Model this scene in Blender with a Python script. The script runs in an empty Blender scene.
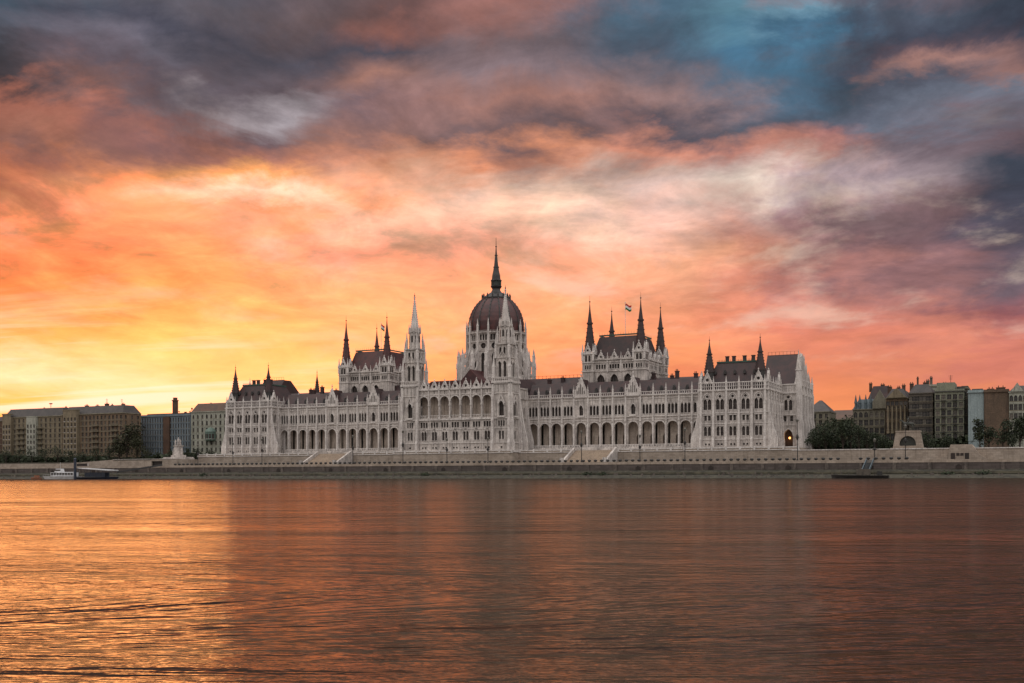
import bpy, bmesh, math, random
from mathutils import Vector, Matrix
random.seed(7)
R = math.radians
SC = bpy.context.scene
COL = SC.collection
# ------------------------------------------------------------------ colour / material helpers
def lin(c):
    c = c / 255.0
    return c / 12.92 if c <= 0.04045 else ((c + 0.055) / 1.055) ** 2.4
def rgb(r, g, b): return (lin(r), lin(g), lin(b), 1.0)
class NT:
    """small node-tree writer"""
    def __init__(s, nt): s.nt = nt
    def n(s, t, **kw):
        nd = s.nt.nodes.new(t)
        for k, v in kw.items(): setattr(nd, k, v)
        return nd
    def l(s, a, b): s.nt.links.new(a, b)
    def setin(s, sock, v):
        if hasattr(v, 'is_output'): s.l(v, sock)
        else: sock.default_value = v
    def m(s, op, a, b=None, c=None, clamp=False):
        nd = s.n('ShaderNodeMath', operation=op); nd.use_clamp = clamp
        s.setin(nd.inputs[0], a)
        if b is not None: s.setin(nd.inputs[1], b)
        if c is not None: s.setin(nd.inputs[2], c)
        return nd.outputs[0]
    def mix(s, f, a, b, bt='MIX'):
        nd = s.n('ShaderNodeMix', data_type='RGBA', blend_type=bt)
        s.setin(nd.inputs[0], f); s.setin(nd.inputs[6], a); s.setin(nd.inputs[7], b)
        return nd.outputs[2]
    def noise(s, vec, scale, detail=4, rough=.5, dist=0, dim='3D'):
        nd = s.n('ShaderNodeTexNoise', noise_dimensions=dim)
        s.setin(nd.inputs['Vector'], vec); nd.inputs['Scale'].default_value = scale
        nd.inputs['Detail'].default_value = detail; nd.inputs['Roughness'].default_value = rough
        nd.inputs['Distortion'].default_value = dist
        return nd
    def ramp(s, f, stops, interp='LINEAR'):
        nd = s.n('ShaderNodeValToRGB'); cr = nd.color_ramp; cr.interpolation = interp
        while len(cr.elements) < len(stops): cr.elements.new(1.0)
        for e, (p, c) in zip(cr.elements, sorted(stops, key=lambda q: q[0])):
            e.position = p; e.color = c
        s.setin(nd.inputs[0], f)
        return nd.outputs[0]
    def mr(s, v, a, b, c=0., d=1., t='SMOOTHSTEP'):
        nd = s.n('ShaderNodeMapRange', interpolation_type=t)
        s.setin(nd.inputs[0], v)
        for i, x in enumerate((a, b, c, d)): nd.inputs[i + 1].default_value = x
        return nd.outputs[0]
    def mapping(s, vec, sc=(1, 1, 1), rot=(0, 0, 0), loc=(0, 0, 0)):
        nd = s.n('ShaderNodeMapping'); s.l(vec, nd.inputs[0])
        nd.inputs['Scale'].default_value = sc; nd.inputs['Rotation'].default_value = rot; nd.inputs['Location'].default_value = loc
        return nd.outputs[0]
def newmat(name):
    m = bpy.data.materials.new(name); m.use_nodes = True
    return m, NT(m.node_tree), m.node_tree.nodes['Principled BSDF']
def surf(name, a, b, scale=.6, rough=.85, dirt=None, bump=0., fine=4., metallic=0., streak=False, island=0.):
    """two-tone weathered surface in world coordinates"""
    m, N, P = newmat(name)
    geo = N.n('ShaderNodeNewGeometry'); pos = geo.outputs['Position']
    n1 = N.noise(pos, scale, 5, .6)
    col = N.mix(N.mr(n1.outputs[0], .35, .65), a, b)
    if streak:
        st = N.noise(N.mapping(pos, (1.6, 1.6, .12)), 1.0, 4, .6)
        col = N.mix(N.mr(st.outputs[0], .46, .72, 0, .7), col, dirt or tuple(x * .5 for x in a[:3]) + (1,))
    n2 = N.noise(pos, fine, 3, .6)
    col = N.mix(N.mr(n2.outputs[0], .3, .7, 0, .8), col, N.mix(1., col, (.68, .67, .66, 1), 'MULTIPLY'))
    if island:
        rr = N.mr(geo.outputs['Random Per Island'], 0, 1, 1 - island, 1 + island, 'LINEAR')
        col = N.mix(1., col, N.n('ShaderNodeCombineColor').outputs[0], 'MULTIPLY') if False else col
        hsv = N.n('ShaderNodeHueSaturation'); N.l(col, hsv.inputs['Color']); N.l(rr, hsv.inputs['Value']); col = hsv.outputs[0]
    N.l(col, P.inputs['Base Color'])
    P.inputs['Roughness'].default_value = rough; P.inputs['Metallic'].default_value = metallic
    if bump:
        bp = N.n('ShaderNodeBump'); bp.inputs['Strength'].default_value = bump; bp.inputs['Distance'].default_value = .15
        N.l(n2.outputs[0], bp.inputs['Height']); N.l(bp.outputs[0], P.inputs['Normal'])
    return m
def masonry(name, a, b, mort, scale=1., bw=1.2, bh=.5, rough=.9, along=(1, 0)):
    m, N, P = newmat(name)
    geo = N.n('ShaderNodeNewGeometry'); pos = geo.outputs['Position']
    sep = N.n('ShaderNodeSeparateXYZ'); N.l(pos, sep.inputs[0])
    u = N.m('ADD', N.m('MULTIPLY', sep.outputs[0], 1.), N.m('MULTIPLY', sep.outputs[1], .83))
    cb = N.n('ShaderNodeCombineXYZ'); N.l(u, cb.inputs[0]); N.l(sep.outputs[2], cb.inputs[1])
    br = N.n('ShaderNodeTexBrick'); N.l(cb.outputs[0], br.inputs['Vector'])
    br.inputs['Scale'].default_value = scale; br.inputs['Brick Width'].default_value = bw; br.inputs['Row Height'].default_value = bh
    br.inputs['Mortar Size'].default_value = .03; br.inputs['Color1'].default_value = a; br.inputs['Color2'].default_value = b; br.inputs['Mortar'].default_value = mort
    n1 = N.noise(pos, .25, 6, .65)
    c = N.mix(N.mr(n1.outputs[0], .35, .7, 0, .6), br.outputs[0], N.mix(1., br.outputs[0], (.55, .52, .48, 1), 'MULTIPLY'))
    st = N.noise(N.mapping(pos, (1., 1., .1)), .8, 5, .65)
    c = N.mix(N.mr(st.outputs[0], .52, .75, 0, .6), c, N.mix(1., c, (.4, .37, .33, 1), 'MULTIPLY'))
    N.l(c, P.inputs['Base Color']); P.inputs['Roughness'].default_value = rough
    return m
def tiles(name, a, b, scale=1.0, rough=.6):
    m, N, P = newmat(name)
    geo = N.n('ShaderNodeNewGeometry'); pos = geo.outputs['Position']
    n1 = N.noise(pos, .35, 5, .6); n2 = N.noise(N.mapping(pos, (1, 1, 3)), 1.5, 3, .6)
    c = N.mix(N.mr(n1.outputs[0], .35, .65), a, b)
    c = N.mix(N.mr(n2.outputs[0], .4, .7, 0, .5), c, N.mix(1., c, (.55, .55, .6, 1), 'MULTIPLY'))
    sep = N.n('ShaderNodeSeparateXYZ'); N.l(pos, sep.inputs[0])
    w = N.m('FRACT', N.m('MULTIPLY', sep.outputs[2], 1.6))
    c = N.mix(N.mr(w, .8, 1., 0, .35), c, (.02, .02, .02, 1))
    N.l(c, P.inputs['Base Color']); P.inputs['Roughness'].default_value = rough
    return m
M = {}
M['stone'] = surf('pale_limestone', (.72, .67, .635, 1), (.44, .405, .385, 1), .22, .85, (.13, .12, .115, 1), .3, 1.3, streak=True)  # walls kept darker than the trim to paint in relief; streaks are soot
M['stone_light'] = surf('carved_stone_relief_tone', (.80, .765, .74, 1), (.64, .60, .58, 1), .3, .8, (.34, .31, .30, 1), .2, 2., streak=True)  # trim lightened against the walls, so relief is partly painted
M['stone_warm'] = surf('loggia_plaster', (.62, .54, .47, 1), (.48, .41, .36, 1), .3, .9, (.16, .13, .11, 1), .1, 2., streak=True)
M['glass'] = surf('dark_window_glass', (.014, .010, .009, 1), (.035, .022, .018, 1), .5, .6)
M['tracery'] = surf('window_tracery', (.16, .14, .13, 1), (.10, .085, .08, 1), .8, .8)
M['roof'] = tiles('plum_slate_roof', (.060, .028, .028, 1), (.032, .02, .022, 1))
M['roof_red'] = tiles('dome_red_and_lit_hall_tile', (.095, .028, .028, 1), (.05, .018, .021, 1), rough=.5)  # dome red; also the lit tone painted on the left hall roof
M['lead'] = surf('dark_lead', (.03, .03, .032, 1), (.05, .048, .048, 1), .5, .5)
M['copper'] = surf('green_copper', (.05, .13, .10, 1), (.035, .07, .06, 1), .5, .6)
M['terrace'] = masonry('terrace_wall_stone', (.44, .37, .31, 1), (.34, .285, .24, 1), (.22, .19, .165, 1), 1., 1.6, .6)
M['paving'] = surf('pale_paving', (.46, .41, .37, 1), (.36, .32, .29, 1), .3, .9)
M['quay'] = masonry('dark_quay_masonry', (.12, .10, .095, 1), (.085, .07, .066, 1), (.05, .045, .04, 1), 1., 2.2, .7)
M['algae'] = surf('algae_stone', (.07, .066, .046, 1), (.03, .029, .022, 1), .5, .9, (.04, .04, .03, 1), .4, 2., streak=False)
M['asphalt'] = surf('asphalt', (.05, .05, .05, 1), (.07, .068, .066, 1), .4, .9)
M['ground'] = surf('city_ground', (.07, .07, .05, 1), (.10, .09, .075, 1), .05, .95)
M['iron'] = surf('black_iron', (.02, .02, .022, 1), (.03, .03, .03, 1), 1., .5)
M['white_paint'] = surf('white_paint', (.75, .77, .8, 1), (.6, .62, .65, 1), .6, .4)
M['navy'] = surf('navy_hull', (.02, .03, .055, 1), (.03, .045, .075, 1), .6, .45)
M['rust'] = surf('rusty_orange', (.33, .13, .07, 1), (.22, .10, .06, 1), .6, .7)
M['bronze'] = surf('dark_bronze', (.03, .035, .03, 1), (.045, .05, .042, 1), .8, .45)
M['bark'] = surf('bark', (.06, .045, .035, 1), (.04, .03, .024, 1), 1., .9)
M['leaf'] = surf('dark_leaves', (.020, .032, .015, 1), (.036, .05, .022, 1), .5, .8, island=.5)
M['leaf_warm'] = surf('olive_leaves', (.042, .045, .018, 1), (.03, .034, .015, 1), .5, .8, island=.5)
M['leaf_far'] = surf('far_leaves', (.07, .045, .03, 1), (.05, .035, .025, 1), .3, .9, island=.4)
def flat(name, c, rough=.6, em=None, es=0):
    m, N, P = newmat(name); P.inputs['Base Color'].default_value = c; P.inputs['Roughness'].default_value = rough
    if em: P.inputs['Emission Color'].default_value = em; P.inputs['Emission Strength'].default_value = es
    return m
M['flag_red'] = flat('flag_red', (.5, .03, .03, 1)); M['flag_white'] = flat('flag_white', (.8, .8, .78, 1)); M['flag_green'] = flat('flag_green', (.03, .17, .07, 1))
M['lamp_lit'] = flat('lit_lamp', (.9, .6, .3, 1), .5, (1, .42, .12, 1), 2.5)
M['lamp_glass'] = flat('unlit_lamp_glass', (.12, .115, .10, 1), .3)
M['pane_dark'] = surf('house_glass', (.02, .02, .022, 1), (.05, .05, .052, 1), .5, .3); M['curtain'] = surf('curtained_glass', (.16, .15, .13, 1), (.09, .085, .08, 1), .9, .5); M['blind'] = surf('roller_blind', (.24, .22, .18, 1), (.16, .15, .13, 1), .9, .7)
M['door'] = flat('dark_oak', (.05, .03, .02, 1), .7)
M['algae_light'] = surf('pale_algae_stone', (.15, .14, .10, 1), (.07, .067, .05, 1), .3, .9)
M['quay_pier'] = surf('dark_quay_pier', (.16, .135, .12, 1), (.10, .085, .078, 1), .5, .9, (.05, .045, .04, 1), .2, 2., streak=True)
M['stairs'] = surf('stair_stone', (.52, .43, .34, 1), (.44, .36, .29, 1), .25, .9, (.3, .24, .2, 1), .1, 2., streak=True)
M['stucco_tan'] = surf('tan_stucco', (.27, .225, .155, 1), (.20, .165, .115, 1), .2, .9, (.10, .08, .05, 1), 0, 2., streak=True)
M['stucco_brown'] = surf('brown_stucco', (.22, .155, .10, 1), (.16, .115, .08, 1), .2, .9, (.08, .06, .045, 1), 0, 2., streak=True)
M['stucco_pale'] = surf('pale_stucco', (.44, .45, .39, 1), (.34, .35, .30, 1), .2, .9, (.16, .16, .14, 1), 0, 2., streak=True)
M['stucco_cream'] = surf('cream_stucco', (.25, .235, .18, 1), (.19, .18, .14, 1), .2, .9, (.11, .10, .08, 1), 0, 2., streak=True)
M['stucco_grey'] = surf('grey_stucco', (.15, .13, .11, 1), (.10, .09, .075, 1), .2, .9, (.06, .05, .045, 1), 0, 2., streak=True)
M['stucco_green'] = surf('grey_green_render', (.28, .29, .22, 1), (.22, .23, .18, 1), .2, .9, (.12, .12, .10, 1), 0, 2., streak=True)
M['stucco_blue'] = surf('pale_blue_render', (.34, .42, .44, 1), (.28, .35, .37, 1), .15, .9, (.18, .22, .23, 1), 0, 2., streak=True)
M['brick'] = surf('dark_brick', (.13, .075, .05, 1), (.09, .055, .04, 1), .3, .9)
M['brick_bare'] = surf('bare_brick', (.17, .115, .08, 1), (.12, .085, .06, 1), .25, .9, (.07, .05, .04, 1), 0, 2., streak=True)
M['slate'] = tiles('grey_slate', (.07, .062, .06, 1), (.045, .042, .042, 1)); M['rooftile'] = tiles('brown_roof_tile', (.13, .07, .045, 1), (.09, .055, .04, 1))
M['blue_roof'] = surf('blue_metal_roof', (.10, .14, .16, 1), (.07, .10, .12, 1), .3, .5)
M['blue_cladding'] = surf('blue_cladding', (.20, .25, .29, 1), (.15, .19, .225, 1), .1, .5)
M['green_bay'] = surf('green_bay', (.16, .24, .20, 1), (.12, .18, .16, 1), .5, .6)
M['trim_pale'] = surf('pale_trim', (.30, .27, .20, 1), (.22, .20, .15, 1), .5, .9); M['trim_dark'] = surf('dark_trim', (.08, .08, .07, 1), (.06, .06, .055, 1), .5, .8)
M['steel_blue'] = surf('steel_blue_paint', (.10, .14, .17, 1), (.07, .10, .12, 1), .5, .5)
def water():
    m, N, P = newmat('river_water')
    geo = N.n('ShaderNodeNewGeometry'); pos = geo.outputs['Position']
    P.inputs['Base Color'].default_value = (.030, .018, .011, 1); P.inputs['IOR'].default_value = 1.3; P.inputs['Roughness'].default_value = .3; P.inputs['Specular IOR Level'].default_value = 0.
    # ripples run across the river: long crests roughly parallel to the far bank
    rp = N.mapping(pos, (1, 1, 1), (0, 0, R(-25.7))); v1 = N.mapping(rp, (.38, 1.0, 1)); v2 = N.mapping(rp, (.6, 1.0, 1))
    big = N.noise(v1, .10, 4, .55, .6); mid = N.noise(v1, .55, 5, .6, .4); small = N.noise(v2, 2.6, 4, .6, .3)
    patch = N.noise(N.mapping(rp, (.3, 1, 1)), .09, 6, .62, 1.2)
    h = N.m('ADD', N.m('MULTIPLY', big.outputs[0], .55), N.m('ADD', N.m('MULTIPLY', mid.outputs[0], .36), N.m('MULTIPLY', small.outputs[0], .11)))
    h = N.m('MULTIPLY', h, N.mr(patch.outputs[0], .36, .64, .35, 1.6))
    bp = N.n('ShaderNodeBump'); bp.inputs['Strength'].default_value = WBUMP; bp.inputs['Distance'].default_value = 1.0
    N.l(h, bp.inputs['Height'])
    # reflection dimmed and warmed by its own tint, over a dark silty body
    gl = N.n('ShaderNodeBsdfAnisotropic'); gl.inputs['Color'].default_value = (.60, .525, .455, 1); gl.inputs['Roughness'].default_value = WROUGH; N.l(bp.outputs[0], gl.inputs['Normal'])
    fr = N.n('ShaderNodeFresnel'); fr.inputs['IOR'].default_value = 1.33; N.l(bp.outputs[0], fr.inputs['Normal'])
    mx = N.n('ShaderNodeMixShader'); N.l(fr.outputs[0], mx.inputs[0]); N.l(P.outputs[0], mx.inputs[1]); N.l(gl.outputs[0], mx.inputs[2])
    N.l(mx.outputs[0], m.node_tree.nodes['Material Output'].inputs['Surface'])
    return m
WROUGH = .115; WBUMP = .215
M['water'] = water()
# ------------------------------------------------------------------ mesh builder
class Fr:
    """facade frame: s along the wall, t into the building, z up"""
    def __init__(f, ox, oy, deg=0, oz=0):
        f.o = (ox, oy, oz); f.deg = deg; a = R(deg); f.c, f.s = math.cos(a), math.sin(a)
    def p(f, s, t, z): return (f.o[0] + s * f.c - t * f.s, f.o[1] + s * f.s + t * f.c, z + f.o[2])
ID = Fr(0, 0, 0)
class MB:
    def __init__(b, fr=ID): b.v = []; b.f = []; b.mi = []; b.fr = fr; b.cur = 0
    def add(b, pts, faces):
        n = len(b.v); b.v += [b.fr.p(*p) for p in pts]
        for f in faces: b.f.append(tuple(n + i for i in f)); b.mi.append(b.cur)
    def quad(b, *pts): b.add(pts, [tuple(range(len(pts)))])
    def box(b, x0, x1, y0, y1, z0, z1):
        b.add([(x0, y0, z0), (x1, y0, z0), (x1, y1, z0), (x0, y1, z0), (x0, y0, z1), (x1, y0, z1), (x1, y1, z1), (x0, y1, z1)],
              [(0, 3, 2, 1), (4, 5, 6, 7), (0, 1, 5, 4), (1, 2, 6, 5), (2, 3, 7, 6), (3, 0, 4, 7)])
    def frus(b, x0, x1, y0, y1, z0, X0, X1, Y0, Y1, z1):
        b.add([(x0, y0, z0), (x1, y0, z0), (x1, y1, z0), (x0, y1, z0), (X0, Y0, z1), (X1, Y0, z1), (X1, Y1, z1), (X0, Y1, z1)],
              [(0, 3, 2, 1), (4, 5, 6, 7), (0, 1, 5, 4), (1, 2, 6, 5), (2, 3, 7, 6), (3, 0, 4, 7)])
    def lathe(b, cx, cy, prof, n=8, ph=None, cap=True):
        ph = math.pi / n if ph is None else ph
        pts = []; fs = []
        for (z, r) in prof:
            for k in range(n):
                a = ph + 2 * math.pi * k / n; pts.append((cx + r * math.cos(a), cy + r * math.sin(a), z))
        for i in range(len(prof) - 1):
            for k in range(n): fs.append((i * n + k, i * n + (k + 1) % n, (i + 1) * n + (k + 1) % n, (i + 1) * n + k))
        if cap: fs.append(tuple(reversed(range(n)))); fs.append(tuple((len(prof) - 1) * n + k for k in range(n)))
        b.add(pts, fs)
    def prism(b, poly, t0, t1):
        """poly of (s,z) extruded t0..t1"""
        n = len(poly)
        b.add([(s, t0, z) for s, z in poly] + [(s, t1, z) for s, z in poly],
              [tuple(range(n)), tuple(range(2 * n - 1, n - 1, -1))] + [(i, i + n, (i + 1) % n + n, (i + 1) % n) for i in range(n)])
    def prismx(b, poly, s0, s1):
        """poly of (t,z) extruded along s"""
        n = len(poly)
        b.add([(s0, t, z) for t, z in poly] + [(s1, t, z) for t, z in poly],
              [tuple(range(n)), tuple(range(2 * n - 1, n - 1, -1))] + [(i, i + n, (i + 1) % n + n, (i + 1) % n) for i in range(n)])
    def bar(b, p, q, r, n=6, r2=None):
        p, q = Vector(p), Vector(q); d = (q - p).normalized()
        u = d.orthogonal().normalized(); w = d.cross(u); r2 = r if r2 is None else r2
        pts = [tuple(c + (u * math.cos(2 * math.pi * k / n) + w * math.sin(2 * math.pi * k / n)) * rr) for c, rr in ((p, r), (q, r2)) for k in range(n)]
        b.add(pts, [(k, (k + 1) % n, n + (k + 1) % n, n + k) for k in range(n)] + [tuple(reversed(range(n))), tuple(range(n, 2 * n))])
    def mesh(b, name, mats, smooth=False):
        me = bpy.data.meshes.new(name); me.from_pydata(b.v, [], b.f)
        for m in (mats if isinstance(mats, (list, tuple)) else [mats]): me.materials.append(M[m])
        for p, i in zip(me.polygons, b.mi): p.material_index = i; p.use_smooth = smooth
        me.update(); return me
    def build(b, name, mats, parent=None, smooth=False):
        return put(name, b.mesh(name, mats, smooth), parent)
def put(name, me, parent=None, loc=(0, 0, 0), deg=0, sc=None):
    o = bpy.data.objects.new(name, me); COL.objects.link(o); o.location = loc; o.rotation_euler = (0, 0, R(deg))
    if sc: o.scale = sc
    if parent:
        o.parent = parent
        if parent.get('_w') is None: pass
        # every coordinate below is given in world space: undo the parent's own placement
        o.matrix_parent_inverse = WM[parent.name].inverted()
    WM[o.name] = (WM[parent.name] @ o.matrix_parent_inverse if parent else Matrix()) @ Matrix.LocRotScale(Vector(loc), o.rotation_euler, Vector(sc) if sc else Vector((1, 1, 1)))
    return o
WM = {}
def tag(o, label, cat, group=None, kind=None):
    o['label'] = label; o['category'] = cat
    if group: o['group'] = group
    if kind: o['kind'] = kind
    return o
def empty(name, loc, label=None, cat=None, group=None):
    o = put(name, None, None, loc); o.empty_display_size = 1
    if label: tag(o, label, cat, group)
    return o
def struct(o): o['kind'] = 'structure'; return o
# ------------------------------------------------------------------ openings
def outline(kind, w, h, n=5):
    h2 = w / 2
    if kind == 'rect': return [(-h2, 0), (-h2, h), (h2, h), (h2, 0)]
    if kind == 'circle': return [(-h2 * math.cos(2 * math.pi * k / 12), h2 + h2 * math.sin(2 * math.pi * k / 12)) for k in range(12)]
    if kind == 'pointed':
        rise = min(w * .75, h * .8); out = [(-h2, 0)]
        for k in range(n + 1):
            a = math.pi - (math.pi / 3) * k / n; out.append((h2 + w * math.cos(a), h - rise + rise * math.sin(a) / math.sin(math.pi / 3)))
        return out + [(-x, z) for x, z in reversed(out[:-1])]
    out = [(-h2, 0)]
    for k in range(n * 2 + 1):
        a = math.pi - math.pi * k / (2 * n); out.append((h2 * math.cos(a), h - h2 + h2 * math.sin(a)))
    return out + [(h2, 0)]
WCACHE = {}
def win_mesh(kind, w, h, depth, mull, pane='glass'):
    key = (kind, round(w, 2), round(h, 2), depth, mull, pane)
    if key in WCACHE: return WCACHE[key]
    b = MB(); o = outline(kind, w, h)
    b.cur = 0; b.quad(*[(s, depth, z) for s, z in o])
    b.cur = 1; f = .07
    if mull and kind != 'circle':
        for i in range(1, mull): b.box(-w / 2 + w * i / mull - f, -w / 2 + w * i / mull + f, depth - .1, depth - .003, 0.01, h * .86 if kind != 'rect' else h - .02)
        b.box(-w / 2 + .02, w / 2 - .02, depth - .14, depth - .105, h * .5 - f, h * .5 + f)
    if kind == 'circle':
        b.box(-f, f, depth - .1, depth - .003, .02, w - .02); b.box(-w / 2 + .02, w / 2 - .02, depth - .14, depth - .105, w / 2 - f, w / 2 + f)
    b.cur = 2; b.box(-w / 2 - .12, w / 2 + .12, -.16, .12, -.18, -.003)
    WCACHE[key] = b.mesh('window_' + kind, [pane, 'tracery', 'stone_light' if pane == 'glass' else 'trim_pale']); return WCACHE[key]
def window(fr, s, z, kind, w, h, parent, depth=.45, mull=0, name='window', pane='glass'):
    x, y, zz = fr.p(s, 0, z); return put(name, win_mesh(kind, w, h, depth, mull, pane), parent, (x, y, zz), fr.deg)
def wall(b, s0, s1, z0, z1, rows, wins, dark=True):
    """one bay of wall with holes; rows = [(zb, h, [(s, w)...], kind, depth, mull)] sorted upward; wins collects the windows"""
    z = z0
    for (zb, h, ops, kind, depth, mull) in rows:
        b.quad((s0, 0, z), (s1, 0, z), (s1, 0, zb), (s0, 0, zb))
        zt = zb + h; ops = sorted(ops)
        cuts = [s0] + [(ops[i][0] + ops[i + 1][0]) / 2 for i in range(len(ops) - 1)] + [s1]
        for (sc, w), ca, cb in zip(ops, cuts, cuts[1:]):
            o = [(sc + x, zb + y) for x, y in outline(kind, w, h)]
            l, r = sc - w / 2, sc + w / 2
            b.quad((ca, 0, zb), (l, 0, zb), (l, 0, zt), (ca, 0, zt)); b.quad((r, 0, zb), (cb, 0, zb), (cb, 0, zt), (r, 0, zt))
            if kind == 'circle':
                up = o[:7]; lo = [o[0]] + list(reversed(o[6:]))
                for p, q in zip(up, up[1:]): b.quad((p[0], 0, p[1]), (q[0], 0, q[1]), (q[0], 0, zt), (p[0], 0, zt))
                for p, q in zip(lo, lo[1:]): b.quad((p[0], 0, p[1]), (q[0], 0, q[1]), (q[0], 0, zb), (p[0], 0, zb))
            elif kind != 'rect':
                for p, q in zip(o[1:-1], o[2:-1]): b.quad((p[0], 0, p[1]), (q[0], 0, q[1]), (q[0], 0, zt), (p[0], 0, zt))
            d = depth
            for p, q in zip(o, o[1:] + o[:1]): b.quad((p[0], 0, p[1]), (q[0], 0, q[1]), (q[0], d, q[1]), (p[0], d, p[1]))
            if wins is not None: wins.append((b.fr, sc, zb, kind, w, h, d, mull))
        z = zt
    b.quad((s0, 0, z), (s1, 0, z), (s1, 0, z1), (s0, 0, z1))
def put_wins(wins, parent, name='window'):
    for (fr, s, z, kind, w, h, d, mull) in wins: window(fr, s, z, kind, w, h, parent, d, mull, name)
def band(b, s0, s1, z, h, p): b.box(s0, s1, -p, .06, z, z + h)
def hood(b, sc, zb, kind, w, h, g=.28, p=.22):
    o = outline(kind, w, h); oo = outline(kind, w + 2 * g, h + g)
    if kind == 'circle': oo = [(x, y - g * .0) for x, y in outline(kind, w + 2 * g, h + 2 * g)]; oo = [(x, y - g) for x, y in oo]
    n = len(o); rng = range(n) if kind == 'circle' else range(1, n - 2)
    for i in rng:
        a, c, A, C = o[i], o[(i + 1) % n], oo[i], oo[(i + 1) % n]
        pts = [(sc + a[0], -p, zb + a[1]), (sc + c[0], -p, zb + c[1]), (sc + C[0], -p, zb + C[1]), (sc + A[0], -p, zb + A[1])]
        b.add(pts + [(q[0], .02, q[2]) for q in pts], [(0, 1, 2, 3), (3, 2, 6, 7), (0, 4, 5, 1)])
def pinnacle_mesh():
    b = MB()
    b.box(-.5, .5, -.5, .5, 0, .5); b.frus(-.62, .62, -.62, .62, .5, -.5, .5, -.5, .5, .56)
    b.frus(-.42, .42, -.42, .42, .56, -.04, .04, -.04, .04, 1.0)
    for k in range(1, 5):
        z = .56 + .44 * k / 5; r = .42 * (1 - k / 5) + .13; b.box(-r, r, -.06, .06, z, z + .025); b.box(-.06, .06, -r, r, z + .001, z + .026)
    b.box(-.13, .13, -.13, .13, .97, .99)
    return b.mesh('pinnacle', 'stone_light')
PIN = pinnacle_mesh()
def pinnacle(x, y, z, w, h, parent, deg=0): return put('pinnacle', PIN, parent, (x, y, z), deg, (w, w, h))
def gable_mesh(w, h, circle=.55):
    """triangular gable with a round light, crockets and a finial, t from 0 (front) to .6"""
    b = MB(); n = 12; zc = h * .36; r = circle
    L, T, Rr = (-w / 2, 0), (0, h), (w / 2, 0)
    ring = [(-r * math.cos(2 * math.pi * k / n), zc + r * math.sin(2 * math.pi * k / n)) for k in range(n)]
    def edge(p):   # project from the centre to the triangle outline
        dx, dz = p[0], p[1] - zc; best = 9e9
        for (ax, az), (bx, bz) in ((L, T), (T, Rr), (Rr, L)):
            ex, ez = bx - ax, bz - az; den = dx * ez - dz * ex
            if abs(den) < 1e-9: continue
            t = ((ax) * ez - (az - zc) * ex) / den; u = (ax * dz - (az - zc) * dx) / den
            if t > 0 and -1e-6 <= u <= 1 + 1e-6: best = min(best, t)
        return (dx * best, zc + dz * best)
    out = [edge(p) for p in ring]
    for i in range(n):
        a, c, A, C = ring[i], ring[(i + 1) % n], out[i], out[(i + 1) % n]
        b.quad((a[0], 0, a[1]), (c[0], 0, c[1]), (C[0], 0, C[1]), (A[0], 0, A[1])); b.quad((a[0], 0, a[1]), (c[0], 0, c[1]), (c[0], .4, c[1]), (a[0], .4, a[1]))
    b.cur = 1; b.quad(*[(x, .4, z) for x, z in ring]); b.cur = 0
    b.quad((L[0], .6, 0), (Rr[0], .6, 0), (0, .6, h))
    g = .22
    for sg in (-1, 1):
        b.add([(sg * (w / 2 + g), -.2, -.1), (sg * (w / 2 - g * .6), -.2, -.1), (0, -.2, h - g), (0, -.2, h + g * 1.6), (sg * (w / 2 + g), .7, -.1), (sg * (w / 2 - g * .6), .7, -.1), (0, .7, h - g), (0, .7, h + g * 1.6)],
              [(0, 1, 2, 3), (4, 7, 6, 5), (0, 3, 7, 4), (1, 5, 6, 2), (0, 4, 5, 1)])
        for k in range(1, 4):
            x = sg * (w / 2) * (1 - k / 4) + sg * g; z = h * k / 4; b.box(x - .12, x + .12, .1, .4, z, z + .32)
    b.lathe(0, .25, [(h, .12), (h + .5, .12), (h + .6, .3), (h + .8, .3), (h + .95, .08), (h + 1.3, .03)], 6)
    return b.mesh('gable', ['stone_light', 'glass'])
GC = {}
def gable(fr, s, z, w, h, parent, circle=.55):
    k = (w, h, circle)
    if k not in GC: GC[k] = gable_mesh(w, h, circle)
    x, y, zz = fr.p(s, -.1, z); return put('gable', GC[k], parent, (x, y, zz), fr.deg)
XC = 0.6; ZG = 11.3
# ------------------------------------------------------------------ the parliament
PB = empty('parliament_building', (XC, 20, ZG), 'vast white neo-gothic parliament palace with dark red dome and rows of spires on the riverbank', 'parliament')
def cone_spire(cx, cy, z0, ztop, r, parent, mat='roof'):
    """dark slate turret roof: steep cone, collar, needle, finial"""
    H = ztop - z0; b = MB()
    b.lathe(cx, cy, [(z0 - .3, r * 1.12), (z0, r * 1.1), (z0 + .05, r), (z0 + H * .48, r * .42)], 8)
    b.lathe(cx, cy, [(z0 + H * .48, r * .58), (z0 + H * .51, r * .58), (z0 + H * .515, r * .42), (z0 + H * .74, r * .14), (z0 + H * .9, .07), (ztop, .03)], 8)
    o = b.build('spire', mat, parent)
    c = MB()
    for k in range(8):
        a = math.pi / 8 + k * math.pi / 4
        for i in range(6):
            f = i / 6; rr = r * (1 - f) + r * .42 * f + .1; z = z0 + H * .48 * f
            c.box(cx + rr * math.cos(a) - .09, cx + rr * math.cos(a) + .09, cy + rr * math.sin(a) - .09, cy + rr * math.sin(a) + .09, z, z + .3)
    c.lathe(cx, cy, [(z0 + H * .88, .1), (z0 + H * .885, .32), (z0 + H * .9, .32), (z0 + H * .905, .1)], 6)
    c.build('finial', 'lead', parent)
    return o
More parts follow.
